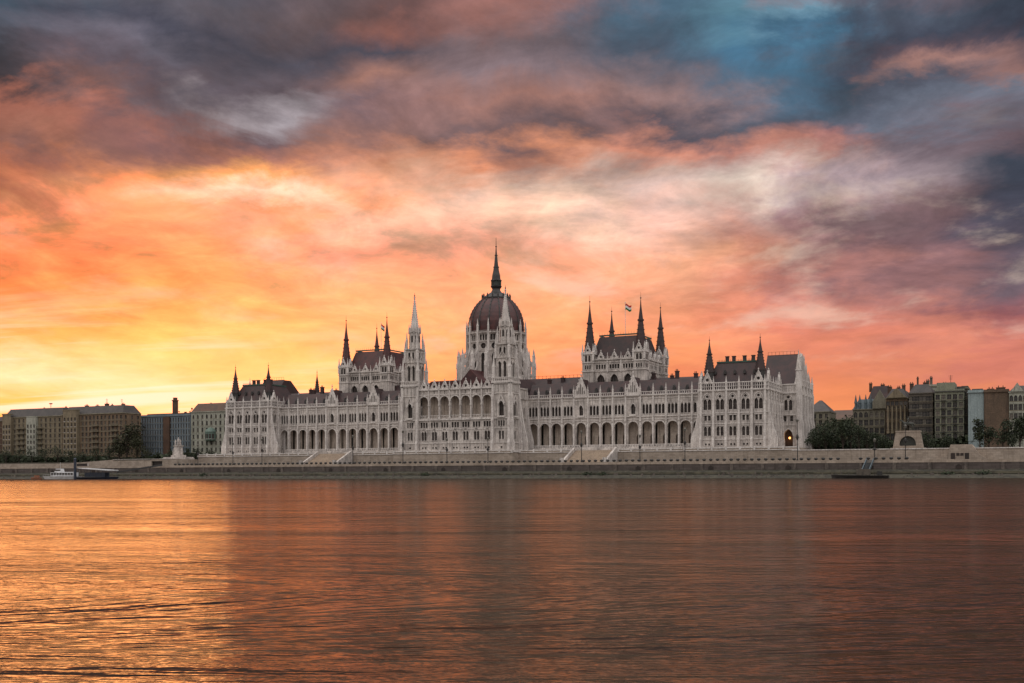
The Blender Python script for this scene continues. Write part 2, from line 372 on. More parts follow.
def stone_spire(cx, cy, z0, ztop, r, parent):
    b = MB(); H = ztop - z0
    b.lathe(cx, cy, [(z0, r), (ztop - 2.2, .16)], 8)
    for k in range(8):
        a = math.pi / 8 + k * math.pi / 4
        for i in range(14):
            f = i / 14; rr = r * (1 - f) + .12; z = z0 + (H - 2) * f
            b.box(cx + rr * math.cos(a) - .11, cx + rr * math.cos(a) + .11, cy + rr * math.sin(a) - .11, cy + rr * math.sin(a) + .11, z, z + .35)
    b.lathe(cx, cy, [(ztop - 2.4, .2), (ztop - 2.2, .5), (ztop - 1.9, .5), (ztop - 1.7, .15)], 8)
    o = b.build('spire', 'stone_light', parent)
    c = MB(); c.lathe(cx, cy, [(ztop - 1.7, .16), (ztop - 1.2, .3), (ztop - .9, .12), (ztop, .04)], 6); c.build('finial', 'lead', parent)
    return o
def turret_ring(b, cx, cy, z0, z1, r, n=8):
    b.lathe(cx, cy, [(z0, r), (z1, r)], n)
# ---- end pavilions
ROWS_P = lambda c: [(12.85, .75, [(c - .65, .7), (c + .65, .7)], 'rect', .4, 0), (16.5, 3.6, [(c - .78, 1.12), (c + .78, 1.12)], 'pointed', .5, 2),
                    (22.3, 2., [(c - .74, 1.0), (c + .74, 1.0)], 'rect', .5, 2), (26.5, 4.1, [(c - .85, 1.4), (c + .85, 1.4)], 'pointed', .55, 2),
                    (31.0, 1.15, [(c, 1.15)], 'circle', .45, 0)]
def pav_face(fr, W, nb, parent, gables, skip=0., cut=None):
    """one facade of a pavilion"""
    b = MB(fr); p = (W - 1.6) / nb; wins = []
    b.quad((0, 0, 10.2), (.8, 0, 10.2), (.8, 0, 34.2), (0, 0, 34.2)); b.quad((W - .8, 0, 10.2), (W, 0, 10.2), (W, 0, 34.2), (W - .8, 0, 34.2))
    for i in range(nb):
        c = .8 + p * (i + .5); wall(b, c - p / 2, c + p / 2, 10.2, 34.2, ROWS_P(c), wins)
    o = b.build('wall', 'stone', parent); put_wins(wins, parent)
    d = MB(fr)
    for z, h, q in ((11.3, 1.0, .35), (14.9, .35, .22), (21.0, .3, .2), (25.0, .45, .32), (33.4, .3, .3), (33.7, .5, .6)): band(d, -.1, W + .1, z, h, q)
    for i in range(nb):
        c = .8 + p * (i + .5)
        hood(d, c, 26.5, 'pointed', 3.3, 6.3, .3, .25); hood(d, c, 31.0, 'circle', 1.15, 1.15, .18, .15)
        d.box(c - 1.7, c + 1.7, -.2, .05, 24.4, 24.7); d.box(c - 1.6, c + 1.6, -.16, .05, 20.3, 20.55)
        for k in range(6): d.box(c - 1.5 + k * .6 - .1, c - 1.5 + k * .6 + .1, -.28, .05, 25.5, 26.3)
    # parapet
    for k in range(int(W / .8)):
        s = .4 + k * (W - .8) / (int(W / .8) - 1); d.box(s - .12, s + .12, -.1, .15, 34.2, 36.6)
    d.box(0, W, -.2, .25, 36.6, 37.0); d.box(0, W, -.2, .25, 35.25, 35.45)
    d.build('cornice', 'stone_light', parent)
    for i in range(nb + 1):
        s = .8 + p * i; bt = MB(fr)
        bt.prismx([(.05, 10.2), (-1.5, 10.2), (-1.5, 15), (-1.2, 16), (-1.2, 20.6), (-.85, 21.8), (-.85, 28), (-.5, 29.2), (-.5, 34.4), (.05, 34.4)], s - .42, s + .42)
        bt.prism([(s - .3, 28.2), (s, 30.), (s + .3, 28.2)], -.95, -.4)
        bt.prism([(s - .35, 20.8), (s, 23.), (s + .35, 20.8)], -1.25, -.7)
        bt.build('buttress', 'stone_light', parent)
        x, y, _ = fr.p(s, -.1, 0); pinnacle(x, y, 34.2, .62, 5.2, parent, fr.deg)
    for i in gables: gable(fr, .8 + p * (i + .5), 36.4, 4.0, 4.4, parent, .62)
def pavilion(sg):
    W = 26.2; D = 25.4; x0 = XC + sg * 116.1 - W / 2; x1 = x0 + W
    P = MB(); P.box(x0 + .7, x1 - .7, .7, D - .7, 33.5, 34.25); g = P.build('pavilion', 'lead', PB)
    g['label'] = 'end pavilion with tall paired windows and two slate spires'
    pav_face(Fr(x0, 0, 0), W, 5, g, (0, 4)); pav_face(Fr(x1, 0, 90), D, 5, g, (0, 4)); pav_face(Fr(x0, D, -90), D, 5, g, (0, 4))
    b = MB(Fr(x1, D, 180)); wall(b, 0, W, 10.2, 34.2, [], None); b.build('wall', 'stone', g)
    r = MB(); r.frus(x0 + .6, x1 - .6, .6, D - .6, 34.26, x0 + 5.8, x1 - 5.8, 5.8, D - 5.8, 45.0); r.build('roof', 'roof', g)
    e = MB(); e.box(x0 + 5.5, x1 - 5.5, 5.5, 5.8, 44.8, 45.4); e.box(x0 + 5.5, x0 + 5.8, 5.8, D - 5.5, 44.8, 45.4); e.box(x1 - 5.8, x1 - 5.5, 5.8, D - 5.5, 44.8, 45.4)
    for k in range(24): s = x0 + 6 + k * (W - 12) / 23; e.box(s - .06, s + .06, 5.6, 5.7, 45.4, 46.1)
    e.build('roof_crest', 'copper', g)
    for k in range(5):   # little roof dormers
        s = x0 + 5.5 + k * (W - 11) / 4; d = MB(); d.prism([(s - .5, 40.3), (s - .5, 41.1), (s, 41.9), (s + .5, 41.1), (s + .5, 40.3)], 2.9, 5.2); d.build('dormer', 'lead', g)
    p = (W - 1.6) / 5
    for s, y in ((x0 + .8 + p / 2, 3.2), (x1 - .8 - p / 2, 3.2)):
        t = MB(); turret_ring(t, s, y, 34.26, 41.6, 2.0); t.build('turret', 'lead', g)
        cone_spire(s, y, 41.4, 55.2 if y < 10 else 53.5, 2.0, g)
    for sx in (.32, .42, .58, .71):
        c = MB(); x = x0 + W * sx; c.box(x - .6, x + .6, 10, 11.2, 44.9, 47.6); c.box(x - .75, x + .75, 9.85, 11.35, 47.6, 47.9); c.build('chimney', 'roof', g)
    # flared corner buttresses at the foot
    f = MB()
    for s, q in ((x0, -1), (x1, 1)):
        for yy in (.8,):
                f = MB(); f.add([(s, yy, 10.2), (s + q * 3.6, yy, 10.2), (s + q * 3.6, yy, 15.5), (s + q * 2., yy, 20), (s + q * .9, yy, 25), (s, yy, 28)] + [(s, yy + 1.1, 10.2), (s + q * 3.6, yy + 1.1, 10.2), (s + q * 3.6, yy + 1.1, 15.5), (s + q * 2., yy + 1.1, 20), (s + q * .9, yy + 1.1, 25), (s, yy + 1.1, 28)],
                      [(0, 1, 2, 3, 4, 5), (11, 10, 9, 8, 7, 6)] + [(i, i + 6, (i + 1) % 6 + 6, (i + 1) % 6) for i in range(6)]); f.build('buttress', 'stone_light', g)
for sg in (-1, 1): pavilion(sg)
# ---- end blocks with the gabled roof
def end_block(sg):
    g0 = MB(); xa = XC + sg * 129.15; xb = XC + sg * 135.2; lo, hi = min(xa, xb), max(xa, xb); y0, y1 = 25.6, 57.
    g0.box(lo + .6, hi - .6, y0 + .6, y1 - .6, 33.4, 34.0); g = g0.build('end_block', 'lead', PB)
    b = MB(Fr(lo, y0, 0)); W = hi - lo; wins = []; c = W / 2 - sg * .3
    wall(b, 0, W, 9.9, 37.5, [(11.4, 8.4, [(c, 3.6)], 'pointed', 2.2, 0)], None) if False else None
    wall(b, 0, W, 9.9, 37.5, [(11.35, 8.2, [(c, 3.6)], 'pointed', 2.0, 0), (22.6, 2.1, [(c - 1.3, 1.1), (c + 1.3, 1.1)], 'rect', .5, 2), (27., 4.2, [(c - .9, 1.3), (c + .9, 1.3)], 'pointed', .5, 2), (31.6, 1.2, [(c, 1.2)], 'circle', .4, 0)], wins)
    b.build('wall', 'stone', g); put_wins(wins[1:], g)
    pd = MB(Fr(lo, y0, 0)); pd.quad(*[(c + x, 1.99, 11.35 + z) for x, z in outline('pointed', 3.6, 8.2)]); pd.box(c - .08, c + .08, 1.85, 1.98, 11.4, 17); pd.build('portal_door', 'door', g)
    d = MB(Fr(lo, y0, 0)); hood(d, c, 11.35, 'pointed', 3.6, 8.2, .5, .4)
    for z, h, q in ((21.0, .3, .2), (25.0, .45, .3), (33.6, .5, .5), (37.0, .4, .3)): band(d, 0, W, z, h, q)
    for k in range(9): s = .4 + k * (W - .8) / 8; d.box(s - .12, s + .12, -.1, .1, 34.1, 37.0)
    hood(d, c, 27, 'pointed', 3.6, 6.2, .3, .25); d.build('cornice', 'stone_light', g)
    # side (outer) wall
    fs = Fr(hi, y0, 90) if sg > 0 else Fr(lo, y1, -90); D = y1 - y0; b = MB(fs); wins = []; nb = 5; p = D / nb
    for i in range(nb):
        cc = p * (i + .5); wall(b, p * i, p * (i + 1), 9.9, 37.5, [(16.5, 3.8, [(cc - .9, 1.1), (cc + .9, 1.1)], 'pointed', .5, 2), (22.6, 2.1, [(cc - .8, 1.), (cc + .8, 1.)], 'rect', .5, 2), (27., 4.6, [(cc - 1., 1.3), (cc + 1., 1.3)], 'pointed', .5, 2)], wins)
    yr = 12.0
    b.add([(0, 0, 37.5), (D, 0, 37.5), (yr, 0, 50.5), (0, .9, 37.5), (D, .9, 37.5), (yr, .9, 50.5)], [(0, 1, 2), (5, 4, 3), (0, 2, 5, 3), (1, 4, 5, 2)])
    b.build('wall', 'stone', g); put_wins(wins, g)
    d = MB(fs)
    for z, h, q in ((21.0, .3, .2), (25.0, .45, .3), (33.6, .5, .5), (37.1, .4, .4)): band(d, 0, D, z, h, q)
    d.build('cornice', 'stone_light', g)
    for i in range(nb + 1):
        s = p * i; bt = MB(fs); bt.prismx([(.05, 9.9), (-2.0, 9.9), (-2.0, 15), (-1.5, 18), (-1.5, 21), (-1.0, 24), (-1.0, 34), (-.3, 38), (.05, 38)], s - .6, s + .6); bt.build('buttress', 'stone_light', g)
        x, y, _ = fs.p(s, -.3, 0); pinnacle(x, y, 36, .9, 6.5, g, fs.deg)
    for f in (.25, .5, .75):
        for s, z in ((yr * f, 37.5 + 13 * f), (D - (D - yr) * f, 37.5 + 13 * f)): x, y, _ = fs.p(s, .3, 0); pinnacle(x, y, z - .6, .55, 4.2, g, fs.deg)
    rx0, rx1 = (xa - sg * 7.5, xb - sg * .9); a0, a1 = min(rx0, rx1), max(rx0, rx1)
    r = MB(); r.prismx([(y0 + .7, 34.0), (y0 + .7, 37.3), (y0 + 9.5, 49.9), (y0 + 15, 49.9), (y1 - .7, 37.3), (y1 - .7, 34.0)], a0, a1); r.build('roof', 'roof', g)
    e = MB(); e.box(a0, a1, y0 + 9.5, y0 + 9.7, 49.9, 50.1)
    for k in range(9): s = a0 + .3 + k * (a1 - a0 - .6) / 8; e.bar((s, y0 + 9.6, 49.9), (s, y0 + 9.6, 51.4), .06, 5)
    e.bar((a0 + .3, y0 + 9.6, 51.35), (a1 - .3, y0 + 9.6, 51.35), .05, 4); e.build('roof_railing', 'iron', g)
    # corner turret
    tx = XC + sg * 135.9; t = MB(); t.lathe(tx, y0 + .4, [(9.9, 1.7), (14, 1.6), (20, 1.3), (42.5, 1.15), (42.6, 1.4), (43., 1.4)], 8); t.build('turret', 'stone_light', g)
    s = MB(); s.lathe(tx, y0 + .4, [(43, 1.15), (50, .12), (51, .05)], 8); s.build('spire', 'stone', g)
    if sg > 0:
        l = MB(); x, y, z = Fr(lo, y0, 0).p(c + .3, 1.2, 16.); l.lathe(x, y, [(z - .4, .12), (z - .3, .34), (z + .4, .42), (z + .5, .1)], 8); l.build('portal_lamp', 'lamp_lit', g)
        li = bpy.data.lights.new('portal_light', 'POINT'); li.energy = 45; li.color = (1, .5, .18); li.shadow_soft_size = .5
        lo_ = put('portal_light', li, g, (x, y - .5, z - .2))
for sg in (-1, 1): end_block(sg)
# ---- arcaded wings between pavilion and centre
def wing(sg):
    y0 = 8.; xi, xo = XC + sg * 25.9, XC + sg * 103.0; lo, hi = min(xi, xo), max(xi, xo)
    b0 = MB(); b0.box(lo, hi, y0 + .7, 19.5, 33.3, 33.9); g = b0.build('arcaded_wing', 'lead', PB)
    cen = []
    for k in range(4): cen.append((29.0 + k * 5.33, 5.33, 0))
    cen.append((50.75, 6.2, 1))
    for k in range(3): cen.append((56.6 + k * 5.45, 5.45, 0))
    cen.append((73.4, 6.2, 1))
    for k in range(5): cen.append((79.3 + k * 5.33, 5.33, 0))
    fr = Fr(XC, y0, 0); b = MB(fr); wins = []; d = MB(fr)
    edges = [26.3] + [(a[0] + a[1] / 2 + c[0] - c[1] / 2) / 2 for a, c in zip(cen, cen[1:])] + [103.3]
    for (c, w, gb), ea, eb in zip(cen, edges, edges[1:]):
        s = sg * c; a0, a1 = sorted((sg * ea, sg * eb))
        top = [(26.2, 4.2, [(s, 1.7)], 'pointed', .6, 2)] if gb else [(26.2, 3.9, [(s - 1.45, 1.15), (s, 1.15), (s + 1.45, 1.15)], 'pointed', .6, 0)]
        ww = []
        wall(b, a0, a1, 10.2, 34, [(13.9, 9.3, [(s, 4.3)], 'round', 1.0, 0)] + top, ww); wins += ww[1:]
        hood(d, s, 13.9, 'round', 4.3, 9.3, .34, .28)
        if gb: hood(d, s, 26.2, 'pointed', 1.7, 4.2, .35, .3); d.box(s - 1.5, s + 1.5, -.7, .05, 25.4, 26.1)
        else:
            for q in (-2.15, -.72, .72, 2.15): d.box(s + q - .14, s + q + .14, -.16, .05, 25.6, 30.8)
            for q in (-1.45, 0, 1.45): hood(d, s + q, 26.2, 'pointed', 1.15, 4.3, .14, .15)
        # parapet
        for k in range(6): q = a0 + (a1 - a0) * (k + .5) / 6; d.box(q - .1, q + .1, -.12, .12, 34.0, 35.0)
        if gb:
            gw = MB(fr); gw.prism([(s - 3.1, 33.9), (s - 3.1, 35), (s, 42.2), (s + 3.1, 35), (s + 3.1, 33.9)], -.35, .5)
            gw.cur = 1
            for q, hh in ((-1.6, 1.5), (-.8, 2.9), (0, 4.2), (.8, 2.9), (1.6, 1.5)): gw.prism([(s + q - .2, 35), (s + q - .2, 34.7 + hh), (s + q, 35.1 + hh), (s + q + .2, 34.7 + hh), (s + q + .2, 35)], -.39, -.36)
            gw.cur = 0
            for q in (-1, 1):
                for k in range(5): x = s + q * (3.1 - k * .6); z = 35 + k * 1.42; gw.box(x - .16, x + .16, -.5, -.1, z, z + .5)
            gw.lathe(s, .05, [(42.1, .15), (42.8, .15), (42.9, .4), (43.2, .4), (43.4, .1), (44.2, .04)], 6)
            gw.build('gable', ['stone_light', 'tracery'], g)
            for q in (-3.1, 3.1): x, y, _ = fr.p(s + q, -.3, 0); pinnacle(x, y, 33.6, .6, 5.2, g)
            rb = MB(fr); rb.prism([(s - 2.9, 34), (s, 41.4), (s + 2.9, 34)], .52, 8); rb.build('gable_roof', 'roof', g)
    for z, h, q in ((11.3, .9, .3), (23.9, .35, .2), (25., .4, .35), (32.3, .25, .2), (33.3, .25, .35), (33.56, .45, .6), (35., .25, .25)):
        lo_s, hi_s = sorted((sg * 26.3, sg * 103.3)); band(d, lo_s, hi_s, z, h, q)
    b.build('wall', 'stone', g); put_wins(wins, g); d.build('cornice', 'stone_light', g)
    for e in edges:
        s = sg * e; bt = MB(fr)
        bt.prismx([(.05, 10.2), (-1.1, 10.2), (-1.1, 13.4), (-.8, 14.2), (-.8, 22), (-.45, 23.4), (-.45, 33.4), (.05, 33.4)], s - .34, s + .34)
        bt.prism([(s - .42, 23.2), (s, 25.6), (s + .42, 23.2)], -.9, -.3); bt.build('buttress', 'stone_light', g)
        x, y, _ = fr.p(s, -.25, 0)
        pinnacle(x, y, 33.9, .55, 4.6, g)
    # gallery behind the arcade
    ls, hs = sorted((sg * 26.3, sg * 103.3)); lg = MB(fr); lg.quad((ls, 3.8, 12.9), (hs, 3.8, 12.9), (hs, 3.8, 24.2), (ls, 3.8, 24.2)); lg.box(ls, hs, 1.05, 3.8, 23.6, 24.2); lg.box(ls, hs, .05, 3.8, 12.9, 13.9)
    for e in (ls, hs): lg.box(e - .2, e + .2, 1.05, 3.8, 13.91, 23.59)
    for (c, w, gb) in cen:
        for q in (-1, 1): lg.box(sg * c + q * w * .5 - .3, sg * c + q * w * .5 + .3, 3.4, 3.79, 13.9, 23.5)
    lg.build('gallery', 'stone_warm', g)
    for (c, w, gb) in cen:
        k = MB(fr); s = sg * c; k.prism([(s + .2, 13.92), (s + .2, 17.2), (s + .8, 18.4), (s + 1.4, 17.2), (s + 1.4, 13.92)], 3.65, 3.78); k.build('gallery_door', 'door', g)
    # roofs
    r = MB(); r.prismx([(y0 + .7, 33.9), (y0 + 6.2, 40.3), (y0 + 11, 40.3), (y0 + 11, 33.9)], lo, hi)
    r.build('roof', 'roof', g)
    for (c_, w, gb) in cen:
        if not gb:
            xx = XC + sg * c_; dm = MB(); dm.prism([(xx - .55, 35.6), (xx - .55, 36.6), (xx, 37.6), (xx + .55, 36.6), (xx + .55, 35.6)], y0 + 1.7, y0 + 4.2); dm.build('dormer', 'lead', g)
    a0, a1 = sorted((XC + sg * 14, XC + sg * 50)); r = MB(); r.prismx([(y0 + 11, 33.9), (y0 + 11, 38), (y0 + 17.5, 43.8), (y0 + 24, 38), (y0 + 24, 33.9)], a0, a1)
    for k in range(20): s = a0 + .5 + k * (a1 - a0 - 1) / 19; r.box(s - .05, s + .05, y0 + 17.4, y0 + 17.5, 43.7, 44.8)
    r.box(a0, a1, y0 + 17.42, y0 + 17.48, 44.8, 44.9); r.build('roof', 'roof', g)
    a0, a1 = sorted((XC + sg * 74, XC + sg * 112)); r = MB(); r.prismx([(y0 + 11, 33.9), (y0 + 11, 37), (y0 + 20, 42.2), (y0 + 30, 37), (y0 + 30, 33.9)], a0, a1); r.build('roof', 'roof', g)
    for k, (q, hh) in enumerate(((31, 2), (36, 3), (54, 2.5), (66, 2), (77, 3.2), (84, 2.2), (88, 3.4), (95, 2.4), (99, 3))):
        c = MB(); x = XC + sg * q; yy = y0 + 12 + (k % 3) * 3; c.box(x - .7, x + .7, yy, yy + 1.4, 36, 40.3 + hh); c.box(x - .85, x + .85, yy - .15, yy + 1.55, 40.3 + hh, 40.7 + hh)
        for w_ in (-.4, .2): c.lathe(x + w_, yy + .7, [(40.7 + hh, .18), (41.5 + hh, .15)], 6)
        c.build('chimney', 'roof', g)
    bw = MB(Fr(hi, 38., 180)); bw.quad((0, 0, 10.2), (hi - lo, 0, 10.2), (hi - lo, 0, 34), (0, 0, 34)); bw.build('back_wall', 'stone', g)
    if sg < 0: cone_spire(-101.5, 36, 42, 54.5, 1.5, g)
for sg in (-1, 1): wing(sg)
# ---- central block with the two white towers
def tower_shell(fr, W, parent, blank=False):
    b = MB(fr); wins = []; c = W / 2
    wall(b, 0, W, 10.2, 40.6, [(12.85, .75, [(c, .9)], 'rect', .4, 0), (16.5, 3.6, [(c - .7, .95), (c + .7, .95)], 'pointed', .5, 2), (21.9, 2.3, [(c - 1.1, .75), (c, .75), (c + 1.1, .75)], 'rect', .5, 0),
                               (26.2, 6.2, [(c, 2.2)], 'pointed', .8, 2)], wins)
    b.build('wall', 'stone', parent); put_wins(wins, parent)
    d = MB(fr)
    for z, h, q in ((11.3, 1., .35), (15., .35, .22), (21., .3, .2), (25., .45, .35), (35.3, .3, .3), (39.3, .35, .4), (39.7, .9, .65)): band(d, -.2, W + .2, z, h, q)
    for k in range(11): s = .5 + k * (W - 1) / 10; d.box(s - .13, s + .13, -.22, .05, 36.1, 39.0)
    for k in range(9): s = .5 + k * (W - 1) / 8; d.box(s - .09, s + .09, -.6, -.4, 40.6, 41.8)
    d.box(-.2, W + .2, -.65, -.35, 41.8, 42.05)
    hood(d, c, 26.2, 'pointed', 2.2, 6.2, .45, .46); d.prism([(c - 1.9, 31.2), (c, 35.2), (c + 1.9, 31.2), (c + 1.5, 31.2), (c, 34.4), (c - 1.5, 31.2)], -.4, .05)
    d.box(c - 1.7, c + 1.7, -.9, .05, 25.5, 26.1); d.build('cornice', 'stone_light', parent)
    for s in (.35, W - .35):
        bt = MB(fr); bt.prismx([(.05, 10.2), (-1.6, 10.2), (-1.6, 15), (-1.2, 16.2), (-1.2, 24), (-.8, 25.5), (-.8, 34), (-.4, 35.5), (-.4, 40), (.05, 40)], s - .5, s + .5)
        for z, q in ((22., -1.3), (33, -.9)): bt.prism([(s - .45, z), (s, z + 2.6), (s + .45, z)], q, q + .6)
        bt.build('buttress', 'stone_light', parent)
def front_tower(sg):
    W = 8.3; y0 = -8.; xa = XC + sg * 17.7; xb = XC + sg * 26.0; lo, hi = min(xa, xb), max(xa, xb); cx, cy = (lo + hi) / 2, y0 + W / 2
    t = MB(); t.box(lo + .3, hi - .3, y0 + .9, y0 + W, 40.2, 40.7); g = t.build('tower', 'stone', PB)
    g['label'] = 'slender white stone tower with crocketed spire'
    tower_shell(Fr(lo, y0, 0), W, g)
    # outer side runs back to the wing
    fo = Fr(hi, y0, 90) if sg > 0 else Fr(lo, y0 + W, -90); tower_shell(fo, W, g)
    fi = Fr(lo, y0 + W, -90) if sg > 0 else Fr(hi, y0, 90)
    b = MB(fi); b.quad((0, 0, 36), (W, 0, 36), (W, 0, 40.6), (0, 0, 40.6)); b.build('wall', 'stone', g)
    # stage one
    h = 3.05
    for dg, ox, oy in ((0, cx - h, cy - h), (90, cx + h, cy - h), (180, cx + h, cy + h), (-90, cx - h, cy + h)):
        fr = Fr(ox, oy, dg); b = MB(fr); wins = []
        wall(b, 0, 2 * h, 40.7, 56.2, [(42.2, 6.6, [(h - 1.15, 1.25), (h + 1.15, 1.25)], 'pointed', .7, 2), (51.2, 3.4, [(h - .95, 1.), (h + .95, 1.)], 'pointed', .5, 0)], wins)
        for z, hh, q in ((41.2, .3, .25), (50., .5, .35), (55.6, .6, .45)): band(b, -.1, 2 * h + .1, z, hh, q)
        for q in (-1.15, 1.15): hood(b, h + q, 42.2, 'pointed', 1.25, 6.6, .3, .3)
        b.prism([(.5, 49.2), (h, 53.5), (2 * h - .5, 49.2), (2 * h - 1, 49.2), (h, 52.8), (1, 49.2)], -.25, .05)
        b.build('tower_stage', 'stone', g); put_wins(wins, g)
    for qx in (-1, 1):
        for qy in (-1, 1):
            pinnacle(cx + qx * 3.65, cy + qy * 3.65, 40.6, 1.1, 11.5, g); pinnacle(cx + qx * 3.0, cy + qy * 3.0, 50, .9, 9.5, g)
            pinnacle(cx + qx * 2.5, cy + qy * 2.5, 56.3, .7, 7., g)
    # octagonal stage two
    o = MB(); o.lathe(cx, cy, [(56.1, 2.55), (63.2, 2.35), (63.3, 2.75), (63.8, 2.75), (63.9, 2.1), (65.4, 2.0)], 8); o.build('tower_stage', 'stone', g)
    for k in range(8):
        a = -90 + 45 * k; rr = 2.34 * math.cos(math.pi / 8) + .12; fr = Fr(cx + rr * math.cos(R(a)), cy + rr * math.sin(R(a)), a + 90)
        window(fr, 0, 57.6, 'pointed', .85, 4.4, g, .0, 0)
        pinnacle(cx + 2.5 * math.cos(R(a + 22.5)), cy + 2.5 * math.sin(R(a + 22.5)), 62.8, .42, 4.2, g, a)
    stone_spire(cx, cy, 65.2, 80.6, 1.75, g)
for sg in (-1, 1): front_tower(sg)
def centre():
    y0 = -7.6; b0 = MB(); b0.box(XC - 17.7, XC + 17.7, y0 + .8, 24, 37.4, 38.0); g = b0.build('central_block', 'lead', PB)
    fr = Fr(XC, y0, 0); b = MB(fr); d = MB(fr); wins = []; p = 5.05
    for i in range(7):
        c = (i - 3) * p; a0 = c - p / 2 - (.02 if i == 0 else 0); a1 = c + p / 2 + (.02 if i == 6 else 0); ww = []
        wall(b, a0, a1, 10.2, 38.2, [(12.85, .75, [(c - .7, .75), (c + .7, .75)], 'rect', .4, 0), (16.4, 3.8, [(c - .68, 1.12), (c + .68, 1.12)], 'pointed', .5, 2), (21.8, 2.3, [(c - 1.25, .95), (c, .95), (c + 1.25, .95)], 'rect', .5, 0),
                                     (25.9, 9.2, [(c, 4.15)], 'round', .9, 0), (36.1, 1.3, [(c, .3)], 'rect', .3, 0)], ww); wins += [w for w in ww if w[4] != 4.15 and w[4] != .3]
        hood(d, c, 25.9, 'round', 4.15, 9.2, .36, .3); hood(d, c, 16.4, 'round', 2.7, 4.6, .2, .2)
        gable(fr, c, 38.1, 3.9, 3.3, g, .62)
        for k in range(7): q = a0 + (k + .5) * p / 7; d.box(q - .09, q + .09, .1, .3, 25.9, 26.9)
        d.box(a0, a1, .05, .35, 26.9, 27.1)
    for i in range(8):
        s = (i - 3.5) * p; d.lathe(s, -.25, [(25.4, .5), (26.2, .5), (26.3, .28), (30.9, .26), (31.0, .5), (31.6, .55)], 8); d.box(s - .22, s + .22, -.5, .03, 31.6, 38)
        x, y, _ = fr.p(s, -.2, 0); pinnacle(x, y, 37.6, .55, 4.0, g)
    for z, h, q in ((11.3, 1., .35), (15.1, .35, .25), (20.9, .3, .2), (24.9, .5, .5), (35.6, .3, .2), (37.7, .5, .5)): band(d, -17.7, 17.7, z, h, q)
    b.build('wall', 'stone', g); put_wins(wins, g); d.build('cornice', 'stone_light', g)
    lg = MB(fr); lg.quad((-17.6, 3.8, 25.4), (17.6, 3.8, 25.4), (17.6, 3.8, 36), (-17.6, 3.8, 36)); lg.box(-17.6, 17.6, .95, 3.8, 35.3, 36.); lg.box(-17.6, 17.6, .1, 3.8, 25.3, 25.85)
    for i in range(8): s = (i - 3.5) * p; lg.box(s - .3, s + .3, 3.4, 3.79, 25.9, 35.2)
    lg.build('gallery', 'stone_warm', g)
    for i in range(7): s = (i - 3) * p; k = MB(fr); k.prism([(s + .2, 25.9), (s + .2, 29.2), (s + .8, 30.4), (s + 1.4, 29.2), (s + 1.4, 25.9)], 3.65, 3.78); k.build('gallery_door', 'door', g)
    r = MB(); r.prism([(XC - 17.5, 38.0), (XC - 12, 41.6), (XC + 12, 41.6), (XC + 17.5, 38.0)], y0 + 1, 20); r.build('roof', 'roof_red', g)
    for sg in (-1, 1):   # flanks between tower and wing
        x = XC + sg * 26.0; f = Fr(x, .3, 90) if sg > 0 else Fr(x, 8.2, -90); b = MB(f); wins = []
        wall(b, 0, 7.9, 10.2, 38, [(13.2, 4.6, [(2.3, 2.0), (6., 2.0)], 'pointed', .8, 0), (26.2, 4., [(3, 1.1), (5., 1.1)], 'pointed', .5, 2)], wins)
        for z, h, q in ((25., .4, .3), (33.4, .6, .5), (37.6, .5, .4)): band(b, 0, 7.9, z, h, q)
        b.build('wall', 'stone', g); put_wins(wins, g)
        m = MB(); a0, a1 = sorted((x, XC + sg * 17.7)); m.box(a0 + .3, a1 - .3, .3, 24, 34, 38); m.frus(a0 + .3, a1 - .3, .6, 24, 38, a0 + 2.5, a1 - 2.5, 3, 21, 42.2); m.build('roof', 'roof', g)
        for k, yy in enumerate((1.2, 7.)):
            f2 = MB(); q = sg; f2.add([(x, yy, 10.2), (x + q * 3.4, yy, 10.2), (x + q * 3.4, yy, 15.5), (x + q * 2.0, yy, 21), (x + q * .9, yy, 27), (x, yy, 33)] + [(x, yy + 1, 10.2), (x + q * 3.4, yy + 1, 10.2), (x + q * 3.4, yy + 1, 15.5), (x + q * 2.0, yy + 1, 21), (x + q * .9, yy + 1, 27), (x, yy + 1, 33)],
                   [(0, 1, 2, 3, 4, 5), (11, 10, 9, 8, 7, 6)] + [(i, i + 6, (i + 1) % 6 + 6, (i + 1) % 6) for i in range(6)]); f2.build('buttress', 'stone_light', g)
centre()
